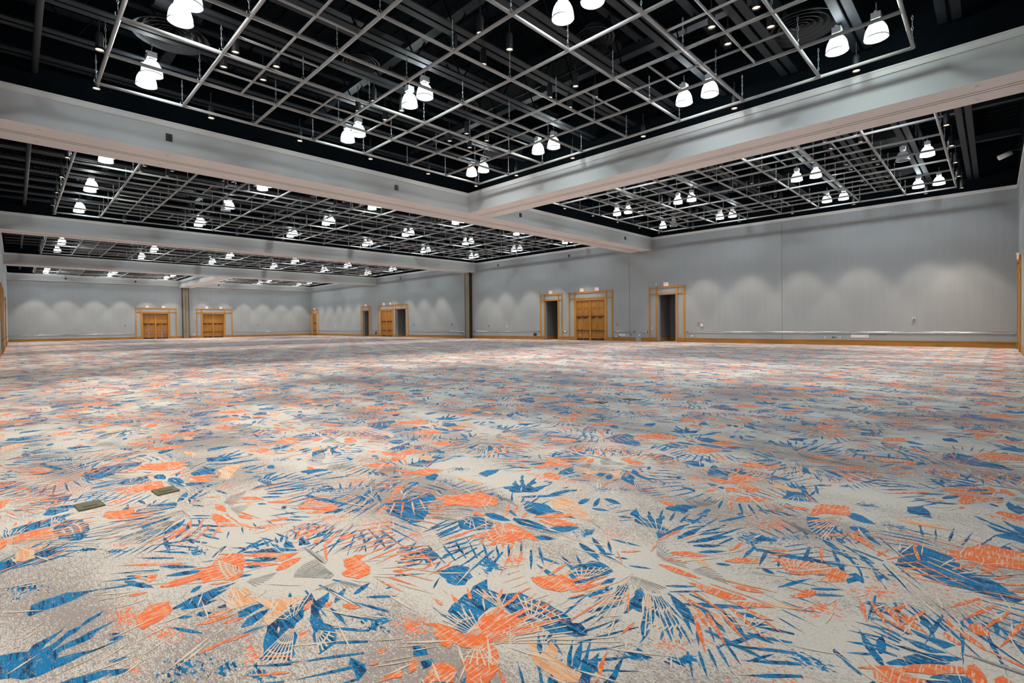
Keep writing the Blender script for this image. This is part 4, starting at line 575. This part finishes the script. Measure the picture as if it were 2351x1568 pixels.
plate('fire_alarm', 'alarm', 'red fire alarm strobe right of the nearest dark opening', 'r', 16.05, 1.45, .12, .14, .06, M['red'], ('strobe', [(0, .0, .07, .05)], M['white']))
plate('thermostat', 'wall box', 'white square box beside the red alarm, nearest opening', 'r', 15.8, 1.3, .2, .2, .07, M['white'], ('cover_slot', [(0, -.06, .12, .01)], M['dark']))
plate('fire_alarm', 'alarm', 'red alarm right of the large maple double doors', 'r', 23.25, 1.42, .12, .14, .06, M['red'], ('strobe', [(0, 0, .06, .05)], M['white']))
plate('fire_alarm', 'alarm', 'small red alarm right of the right tan column', 'r', 39.6, 1.38, .12, .14, .06, M['red'])
plate('thermostat', 'wall box', 'small white wall box between tan column and narrow opening', 'r', 36.7, 1.33, .13, .2, .06, M['white'], ('cover_slot', [(0, -.05, .08, .01)], M['dark']))
plate('wall_camera', 'camera', 'small dark round camera high on right part of wall', 'r', 3.3, 1.62, .12, .1, .1, M['white'], ('camera_eye', [(0, -.01, .06, .05)], M['dark']))
plate('outlet_panel', 'panel', 'white connection panel under the long polished rail', 'r', 5.9, .56, .9, .17, .015, M['white'], ('port', [(-.3, 0, .05, .05)], M['wall']))
plate('access_panel', 'panel', 'larger flush grey panel right of the white connection panel', 'r', 5.0, .5, .85, .36, .008, M['wall'], ('hinge', [(0, .16, .8, .02)], M['dark']))
plate('wall_outlet', 'outlet', 'white outlet plate left of the white connection panel', 'r', 6.95, .48, .11, .12, .012, M['white'], ('socket', [(0, 0, .04, .06)], M['dark']))
plate('data_outlet', 'outlet', 'row of dark data ports left of white outlet plate', 'r', 7.25, .48, .2, .07, .012, M['dark'], ('port', [(-.04, 0, .05, .03)], M['white']))
plate('wall_outlet', 'outlet', 'small white plate farther left under the long rail', 'r', 7.75, .48, .07, .1, .012, M['white'])
plate('wall_outlet', 'outlet', 'cream outlet under the rail right of nearest opening', 'r', 16.6, .5, .12, .13, .012, M['cream'], ('socket', [(0, 0, .05, .06)], M['white']))
plate('wall_outlet', 'outlet', 'cream outlet left of the nearest dark opening', 'r', 21.1, .5, .12, .13, .012, M['cream'])
plate('connection_panel', 'panel', 'pale flush panel between double doors and nearest opening', 'r', 22.75, .52, .62, .2, .012, M['white'], ('port', [(0, 0, .3, .02)], M['wall']))
plate('speaker_outlet', 'outlet', 'white plate with black socket right of double doors', 'r', 22.2, .5, .22, .2, .015, M['white'], ('socket', [(0, .03, .08, .08), (0, -.06, .12, .03)], M['dark']))
plate('key_switch', 'outlet', 'small black framed switch left of the rail stub', 'r', 21.9, .53, .1, .16, .015, M['dark'], ('key_plate', [(0, -.02, .05, .06)], M['white']))
plate('data_outlet', 'outlet', 'row of dark ports beside the large double doors', 'r', 23.05, .4, .16, .07, .012, M['dark'])
plate('wall_outlet', 'outlet', 'white plate beside the large double doors, right side', 'r', 23.35, .4, .14, .1, .012, M['white'])
plate('speaker_outlet', 'outlet', 'black square box under rail left of narrow opening', 'r', 32.75, .5, .38, .24, .06, M['dark'])
plate('wall_outlet', 'outlet', 'pair of sockets under the rail right of tan column', 'r', 38.0, .47, .24, .08, .012, M['white'], ('socket', [(-.06, 0, .06, .05), (.06, 0, .06, .05)], M['dark']))
plate('light_switch', 'switch', 'white switch within the maple frame of nearest opening', 'r', 19.97, 1.1, .08, .12, .015, M['white'])
plate('light_switch', 'switch', 'grey switch within the maple frame of narrow opening', 'r', 31.65, 1.1, .08, .12, .015, M['white'])
plate('smoke_detector', 'detector', 'small white disc above the nearest maple frame, left', 'r', 19.55, 4.66, .1, .1, .04, M['white'])
plate('smoke_detector', 'detector', 'small white disc above narrow opening, left of sign', 'r', 31.8, 4.75, .1, .1, .04, M['white'])
plate('key_switch', 'outlet', 'two small dark sockets left of right tan column', 'r', 44.4, .55, .1, .2, .02, M['dark'])
plate('key_switch', 'outlet', 'dark socket beside the two sockets near tan column', 'r', 44.0, .5, .1, .2, .02, M['dark'])
plate('wall_outlet', 'outlet', 'white plate with two slots right of far tan column', 'b', 18.85, .5, .3, .22, .015, M['white'], ('socket', [(-.05, 0, .05, .12), (.06, 0, .05, .12)], M['dark']))
plate('light_switch', 'switch', 'small dark switch left of the left far doors', 'b', 10.7, 1.9, .11, .13, .03, M['dark'])
plate('light_switch', 'switch', 'small dark switch right of the right far doors', 'b', 27.8, 1.9, .11, .13, .03, M['dark'])
plate('thermostat', 'wall box', 'white wall box between far opening and corner door', 'r', 76.2, 1.45, .22, .34, .06, M['white'])
plate('key_switch', 'outlet', 'dark plates between far opening and maple door pair', 'r', 63.6, .5, .5, .3, .02, M['dark'])
plate('light_switch', 'switch', 'dark switch right of the far wide maple frame', 'r', 54.0, 1.65, .1, .16, .03, M['dark'])
plate('light_switch', 'switch', 'dark switch between far maple frame and tan column', 'r', 46.1, 1.6, .1, .16, .03, M['dark'])

# beam mounted speakers/sensors (pairs of dark ports in a small box)
def port_box(loc, wall, label):
    o = thing('beam_sensor', label, 'sensor', loc, 0 if wall == 'y' else -pi/2, 'small dark sensor boxes on the beams')
    a = MB(); a.box(-.09, .09, -.035, 0, -.12, .12); a.obj('box', M['dark'], o)
    a = MB(); a.tube((.0, -.035, .05), (0, -.05, .05), .035, 12); a.tube((0, -.035, -.05), (0, -.05, -.05), .035, 12); a.obj('lens', M['bronze'], o)
for u, v, z, l in ((3.759, VB[0][0], 0, 'left sensor box on the face of the nearest beam'), (12.601, VB[0][0], 0, 'right sensor box on the face of the nearest beam'), (21.6, VB[0][1]-2.07, 0, None), ):
    if l: port_box((u, v, 7.95), 'y', l)
for u, l in ((21.0, 'left sensor box on nearest beam inside the right bay'), (32.5, 'right sensor box on nearest beam inside the right bay')): port_box((u, VB[0][0], 7.95), 'y', l)
for u, l in ((4.7, 'leftmost sensor box on the far soffit'), (11.9, 'sensor box on far soffit, left of the far beam'), (22.2, 'sensor box on far soffit, right of the far beam')): port_box((u, 85.407, 8.07), 'y', l)
for v, l in ((28.4, 'dark sensor high on right wall above double doors'), (38.0, 'dark sensor high on right wall near the tan column'), (57, 'dark sensor high on right wall past the column')): port_box((XR, v, 7.9), 'x', l)
# small projector spotlight on a bracket, near wall at the right border
o = thing('wall_spotlight', 'white cylindrical fixture on a bracket, upper right border', 'spotlight', (31.2, YN, 8.9))
a = MB(); a.tube((0, 0, .1), (0, .5, .1), .02); a.obj('bracket', M['dark'], o)
a = MB(); a.tube((0, .35, .02), (-.1, .75, -.16), .11, 16); a.obj('lamp_body', M['white'], o, True)

# ------------------------------------------------------------ floor boxes
for x, y, rz, l in ((.947, 5.431, .1, 'olive metal floor plate in the carpet, right of the pair'), (.419, 5.459, .1, 'olive metal floor plate in the carpet, left of the pair'), (8.488, 5.127, 0, 'small distant olive floor plate right of its twin'), (7.812, 5.332, 0, 'small distant olive floor plate left of its twin')):
    o = thing('floor_box', l, 'floor box', (x, y, 0), rz)
    a = MB(); a.box(-.085, .085, -.1, .1, .0, .012); a.obj('cover_plate', M['olive'], o)
    a = MB(); a.box(-.045, .045, -.035, .035, .012, .016); a.obj('lid', M['olive'], o)

# ------------------------------------------------------------ ceiling bays
BAYS = [  # name, x0, y0, nx, ny (grid origin and bays), coffer box, rows of lamp pairs, columns
    ('near left bay', 1.735, 1.46, 7, 8, (XL, U1, YN, VB[0][0]), (.5, 2.5, 5.5, 7.5), (.5, 3.5, 6.5)),
    ('near right bay', 20.1, 1.40, 7, 8, (U2, XR, YN, VB[0][0]), (.5, 2.5, 5.5, 7.5), (.5, 3.5, 6.5)),
    ('second bay', 1.75, 39.4-7*PV, 16, 7, (XL, XR, VB[0][1], VB[1][0]), (.5, 3.5, 6.5), (.5, 3.5, 6.5, 9.6, 12.55, 15.5)),
    ('third bay', 1.75, 61.1-7*PV, 16, 7, (XL, XR, VB[1][1], VB[2][0]), (.5, 3.5, 6.5), (.5, 3.5, 6.5, 9.6, 12.55, 15.5)),
    ('far left bay', 1.735, 83.8-8*PV, 7, 8, (XL, U1, VB[2][1], 85.407), (.5, 2.5, 5.5, 7.5), (.5, 3.5, 6.5)),
    ('far right bay', 20.1, 83.8-8*PV, 7, 8, (U2, XR, VB[2][1], 85.407), (.5, 2.5, 5.5, 7.5), (.5, 3.5, 6.5)),
]
PIPE_R, HALF_R = .044, .030
_pm = {}
def pipe_mesh(L_, r, ax):
    k = (round(L_, 3), r, ax)
    if k not in _pm:
        mb = MB(); mb.tube((0, 0, 0), (L_, 0, 0) if ax == 'x' else (0, L_, 0), r, 10); _pm[k] = mb.mesh('pipe', M['pipe'], True)
    return _pm[k]
hb = MB()
hb.link_([(0, 0, .075), (.045, 0, .03), (.05, 0, -.02), (.0, 0, -.055), (-.05, 0, -.02), (-.045, 0, .05)], .011)
for k in range(5): z = .1+k*.13; hb.link_([(0, 0, z), (.02, 0, z+.065), (0, 0, z+.13), (-.02, 0, z+.065), (0, 0, z)] if k % 2 else [(0, 0, z), (0, .02, z+.065), (0, 0, z+.13), (0, -.02, z+.065), (0, 0, z)], .008, 5)
hanger_me = hb.mesh('hanger', M['hang'])
def child(name, me, parent, loc):
    o = bpy.data.objects.new(name, me); C.objects.link(o); o.parent = parent; o.location = loc; return o
# lamps
def light_nodes(ld):        # reflector lamp: stronger downwards than sideways
    ld.use_nodes = True; nt = ld.node_tree; em = nt.nodes['Emission']; tc = nt.nodes.new('ShaderNodeTexCoord'); sx = nt.nodes.new('ShaderNodeSeparateXYZ')
    a = nt.nodes.new('ShaderNodeMath'); a.operation = 'MAXIMUM'; p = nt.nodes.new('ShaderNodeMath'); p.operation = 'ABSOLUTE'
    neg = nt.nodes.new('ShaderNodeMath'); neg.operation = 'MULTIPLY'; neg.inputs[1].default_value = -1.0
    nt.links.new(tc.outputs['Normal'], sx.inputs[0]); nt.links.new(sx.outputs[2], neg.inputs[0]); nt.links.new(neg.outputs[0], a.inputs[0]); a.inputs[1].default_value = 0.0
    mu = nt.nodes.new('ShaderNodeMath'); mu.operation = 'MULTIPLY_ADD'; mu.inputs[1].default_value = 1.5; mu.inputs[2].default_value = .75
    nt.links.new(a.outputs[0], mu.inputs[0]); nt.links.new(mu.outputs[0], em.inputs[1])
def make_lamp(glass, on, colr):
    o = thing('high_bay_lamp', 'x', 'ceiling lamp', group='glass high bay lamps above the pipe grids')
    a = MB(); prof = [(.262, 0), (.25, .045), (.24, .13), (.215, .23), (.17, .32), (.11, .38), (.07, .40)]
    a.lathe(prof, 24); a.obj('glass_shade', glass, o, True)
    a = MB(); a.lathe([(.262, -.006), (.262, .012), (.25, .012), (.25, -.006), (.262, -.006)], 24); a.obj('rim', M['housing'], o, True)
    a = MB(); a.lathe([(.0, .39), (.075, .39), (.08, .45), (.06, .46), (0, .46)], 14); a.box(-.11, .11, -.1, .1, .44, .6); a.box(-.125, .125, -.03, .03, .6, .63); a.obj('ballast_housing', M['housing'], o)
    a = MB(); a.link_([(0, 0, .63), (0, 0, .72), (.02, 0, .77), (-.015, 0, .82), (0, 0, .88)], .012); a.obj('suspension_chain', M['hang'], o)
    if on:
        ld = bpy.data.lights.new('lamp_light', 'POINT'); ld.energy = LAMP_W; ld.color = colr; ld.shadow_soft_size = .09
        l = bpy.data.objects.new('lamp_light', ld); C.objects.link(l); l.parent = o; l.location = (0, 0, .33)
        light_nodes(ld)
    return o
protos = [make_lamp(G_ON, 1, (.95, .98, 1)), make_lamp(G_ON, 1, (.80, .93, 1)), make_lamp(G_GR, 1, (.80, 1, .92)), make_lamp(G_OFF, 0, None), make_lamp(G_ON, 1, (.84, 1, .92))]
used = [False]*5
def put_lamp(k, loc, label):
    if not used[k]: used[k] = True; protos[k].location = loc; protos[k]['label'] = label; return
    dup(protos[k], loc, label)
DW = {True: ('in the far left corner', 'left of centre, mid depth', 'right of centre, front half', 'in the front right corner', 'right of centre, far half', 'in the far right corner', 'in the front left corner'), False: ('at left end, front', 'at left end, back', 'second from the left', 'third from the left', 'third from the right', 'second from the right', 'at right end, back', 'at right end, front')}
# cans
def make_can(lens):
    o = thing('can_downlight', 'x', 'downlight', group='black can downlights in the ceiling bays')
    a = MB(); a.lathe([(.085, 0), (.085, .36), (.05, .44), (.0, .46)], 16); a.lathe([(.085, 0), (.095, 0), (.095, .03), (.085, .03)], 16); a.obj('can', M['can'], o, True)
    a = MB(); a.lathe([(.0005, .03), (.082, .03)], 16); a.obj('lens', lens, o)
    a = MB(); a.tube((0, 0, .45), (0, 0, .84), .012, 6); a.obj('stem', M['dark'], o)
    return o
can_d = make_can(M['lens']); can_b = make_can(M['lensb'])
ld = bpy.data.lights.new('can_light', 'SPOT'); ld.energy = CAN_W; ld.color = (1, .84, .68); ld.spot_size = math.radians(62); ld.spot_blend = .35; ld.shadow_soft_size = .06
l = bpy.data.objects.new('can_light', ld); C.objects.link(l); l.parent = can_b; l.location = (0, 0, .02)
cu = {}
def put_can(proto, loc, label):
    if proto not in cu: cu[proto] = 1; proto.location = loc; proto['label'] = label; return
    dup(proto, loc, label)
def diffuser_mesh(R):
    mb = MB(); prof = []
    for k, rr in enumerate((1, .8, .6, .42, .26, .12)):
        r0 = R*rr; mb.lathe([(r0, .012*k), (r0*.985, .012*k-.015), (r0*.84, .012*k+.09)], 40)
    return mb.mesh('cone_ring', M['duct'], True)
dm = {1: diffuser_mesh(.9), 0: diffuser_mesh(.55)}
neck = {}
for R in (.9, .55):
    mb = MB(); mb.lathe([(R*.85, .1), (R*.55, .2), (R*.5, .3)], 24); neck[R] = mb.mesh('duct_neck', M['duct'], True)
jm = {}
def joist_meshes(L_):
    k = round(L_, 2)
    if k in jm: return jm[k]
    a = MB(); a.box(0, L_, -.23, -.03, 0, .035); a.box(0, L_, .03, .23, 0, .035); a.box(0, L_, -.05, -.03, 0, .12); a.box(0, L_, .03, .05, 0, .12)
    b_ = MB(); b_.box(0, L_, -.12, .12, 1.5, 1.56)
    c = MB(); n = int(L_/1.6); st = L_/n
    for i in range(n):
        c.tube((i*st, 0, .04), (i*st+st/2, 0, 1.5), .022, 5); c.tube((i*st+st/2, 0, 1.5), ((i+1)*st, 0, .04), .022, 5)
    jm[k] = (a.mesh('bottom_chord', M['steel']), b_.mesh('top_chord', M['steel']), c.mesh('web', M['black'])); return jm[k]
GREEN = {(0, 2, 1), (1, 0, 3), (2, 1, 0), (2, 0, 2)}
for bi, (bn, gx, gy, nx, ny, box_, rows, cols) in enumerate(BAYS):
    x0, x1, y0, y1 = box_
    g = thing('pipe_grid', 'white pipe grid hung in the %s' % bn, 'pipe grid', (gx, gy, ZG), group='white pipe grids of the ceiling bays')
    W_, H_ = nx*P, ny*PV
    for i in range(nx+1): child('pipe', pipe_mesh(H_, PIPE_R, 'y'), g, (i*P, 0, 0))
    for j in range(ny+1): child('pipe', pipe_mesh(W_, PIPE_R, 'x'), g, (0, j*PV, .002))
    for q in (1.5, nx-1.5): child('thin_pipe', pipe_mesh((ny-2)*PV, HALF_R, 'y'), g, (q*P, PV, .004))
    for q in (1.5, ny-1.5): child('thin_pipe', pipe_mesh((nx-2)*P, HALF_R, 'x'), g, (P, q*PV, .006))
    for j in range(2, ny-2):
        for q in (1, nx-2): child('thin_pipe', pipe_mesh(P, HALF_R, 'x'), g, (q*P, (j+.5)*PV, .004))
    for i in range(2, nx-2):
        for q in (1, ny-2): child('thin_pipe', pipe_mesh(PV, HALF_R, 'y'), g, ((i+.5)*P, q*PV, .006))
    hs = sorted([(i, j) for i in range(nx+1) for j in range(ny+1)], key=lambda t: (gx+t[0]*P)+(gy+t[1]*P))
    for i, j in hs[:100]: child('hanger', hanger_me, g, (i*P-.02, j*PV+.02, .06))
    if len(hs) > 100:
        mb = MB()
        for i, j in hs[100:]: mb.tube((i*P, j*PV, .05), (i*P, j*PV, .72), .014, 5)
        r = mb.obj('far_hangers', M['hang'], g); r['kind'] = 'stuff'
    # lamps
    for ri, rr in enumerate(rows):
        for ci, cc in enumerate(cols):
            for s_, wd in ((-.41, 'nearer'), (.41, 'farther')):
                k = 2 if (bi, ri, ci) in GREEN and s_ > 0 else (0, 1, 0, 1, 4, 1, 0)[(ri*3+ci*2+bi*5+(s_ > 0)) % 7]
                if (bi, ri, ci, s_ > 0) in {(1, 0, 1, True), (1, 3, 2, False), (2, 1, 1, True), (3, 2, 0, True)}: k = 3
                st = {0: 'lit', 1: 'bluish lit', 2: 'greenish lit', 3: 'unlit', 4: 'lit'}[k]
                put_lamp(k, (gx+cc*P, gy+rr*PV+s_, 8.47), '%s %s glass lamp, %s row, %s pair from left, %s' % (wd, st, ORD[ri+1], ORD[ci+1], bn))
    # joists
    yj = y0+3.54 if bi < 2 else y0+1.7; n = 0; a, b_, c = joist_meshes(x1-x0-.3)
    yj = y0+1.7
    while yj < y1-.5:
        n += 1
        t = thing('roof_joist', '%s dark steel roof joist from the front, %s' % (ORD[n], bn), 'joist', (x0+.1, yj, 9.1), group='dark steel roof joists')
        child('bottom_chord', a, t, (0, 0, 0)); child('top_chord', b_, t, (0, 0, 0)); child('web', c, t, (0, 0, 0)); yj += 1.83
    # cross bridging bars as girders
    for gi, gxx in enumerate(range(int(x0)+3, int(x1)-1, 5)):
        mb = MB(); mb.box(-.06, .06, 0, y1-y0-.1, 0, .25); mb.box(-.14, .14, 0, y1-y0-.1, -.03, .0)
        tag(mb.obj('girder', M['steel'], loc=(gxx+.4, y0+.05, 9.75)), '%s dark girder from the left across the %s' % (ORD[gi+1], bn), 'girder', 'dark girders above the bays')
    # sprinkler pipe
    sx = .52 if x0 < 1 else x0+1.6
    mb = MB(); mb.tube((0, 0, 0), (0, y1-y0-.2, 0), .075, 12)
    tag(mb.obj('sprinkler_pipe', M['duct'], None, True, None, (sx, y0+.1, 9.0)), 'dark sprinkler pipe left of the pipe grid, %s' % bn, 'pipe', 'dark sprinkler pipes')
    # diffusers
    if nx == 7: ds = [(3.1, 15.9, 1), (7.45, 13.6, 0), (11.4, 7.9, 0), (15.0, 3.75, 1), (11.4, 13.6, 0), (15.8, 16.0, 1), (3.1, 4.1, 1)]; off = (0, 0) if bi == 0 else ((18.2, 0) if bi == 1 else ((0, 64.5) if bi == 4 else (18.2, 64.5)))
    else: ds = [(3.3, 5.4, 1), (3.3, 12.4, 1), (9.4, 7.6, 0), (15.3, 7.2, 0), (21.3, 7.6, 0), (27.4, 7.2, 0), (33.3, 12, 1), (33.3, 5.4, 1)]; off = (0, y0)
    for di, (dx, dy, big) in enumerate(ds):
        t = thing('air_diffuser', 'x', 'air diffuser', (dx+off[0], dy+off[1], 9.4), group='round dark air diffusers')
        t['label'] = '%s round dark air diffuser %s, %s' % ('large' if big else 'small', DW[nx == 7][di], bn)
        child('cone_ring', dm[big], t, (0, 0, 0)); child('duct_neck', neck[.9 if big else .55], t, (0, 0, 0))
    # ducts
    for ui, (fx, fy, sx_, sy_, z0) in enumerate(((.22, .75, 1.1, 2.4, 10.06), (.62, .22, 1.6, 1.1, 10.06), (.35, .35, .6, 5.0, 10.06), (.8, .6, .7, 6.0, 10.06))):
        px, py = x0+(x1-x0)*fx, y0+(y1-y0)*fy
        t = thing('air_duct', '%s dark sheet metal duct from the left, %s' % (['first', 'third', 'second', 'fourth'][ui], bn), 'duct', (px, py, z0), group='dark rectangular ducts')
        mb = MB(); mb.box(-sx_/2, sx_/2, -sy_/2, sy_/2, 0, .42); mb.obj('duct_box', M['duct'], t)
        mb = MB(); n = int(sy_/.8)+1
        for k in range(n+1): yy = -sy_/2+k*sy_/n; mb.box(-sx_/2-.03, sx_/2+.03, yy-.02, yy+.02, -.02, .44)
        mb.obj('duct_flange', M['duct'], t)
    # can downlights: clusters and perimeter
    ux = [2.83, 6.75, 10.52] if nx == 7 else [2.8, 6.25, 11.9, 18.55, 24.5, 30.35]
    vy = [2.84, 7.87, 12.85] if ny == 8 else [1.75, 9.2]
    for ri, v_ in enumerate(vy):
        for ci, u_ in enumerate(ux):
            for a_, (du, dv) in enumerate(((-.5, -.5), (.5, -.5), (-.5, .5), (.5, .5))):
                put_can(can_d, (gx+u_+du, gy+v_+dv, 8.52), '%s can of %s cluster from left, %s cluster row, %s' % (['front left', 'front right', 'back left', 'back right'][a_], ORD[ci+1], ORD[ri+1], bn))
    if bi in (0, 1, 2, 3, 4, 5):
        n = 6 if nx == 7 else 11
        for k in range(n): put_can(can_b, (gx+k*W_/(n-1)*1.0, gy+H_+.24, 8.33), '%s bright can from left along far grid edge, %s' % (ORD[k+1], bn))
        for k in range(5 if ny == 8 else 4):
            nn = (5 if ny == 8 else 4)
            put_can(can_b, (gx+W_+.2, gy+.1+(k+.35)*H_/nn*.98, 8.33), '%s bright can from front along right grid edge, %s' % (ORD[k+1], bn))
            if bi != 1: put_can(can_b, (gx-.17, gy+.1+(k+.35)*H_/nn*.98, 8.33), '%s bright can from front along left grid edge, %s' % (ORD[k+1], bn))
        if bi == 1:
            for k in range(5): put_can(can_b, (gx+2.95+k*2.87, gy-.2, 8.33), '%s bright can from left along front grid edge, %s' % (ORD[k+1], bn))
SC.cycles.max_bounces = 5; SC.cycles.diffuse_bounces = 3; SC.cycles.transparent_max_bounces = 16
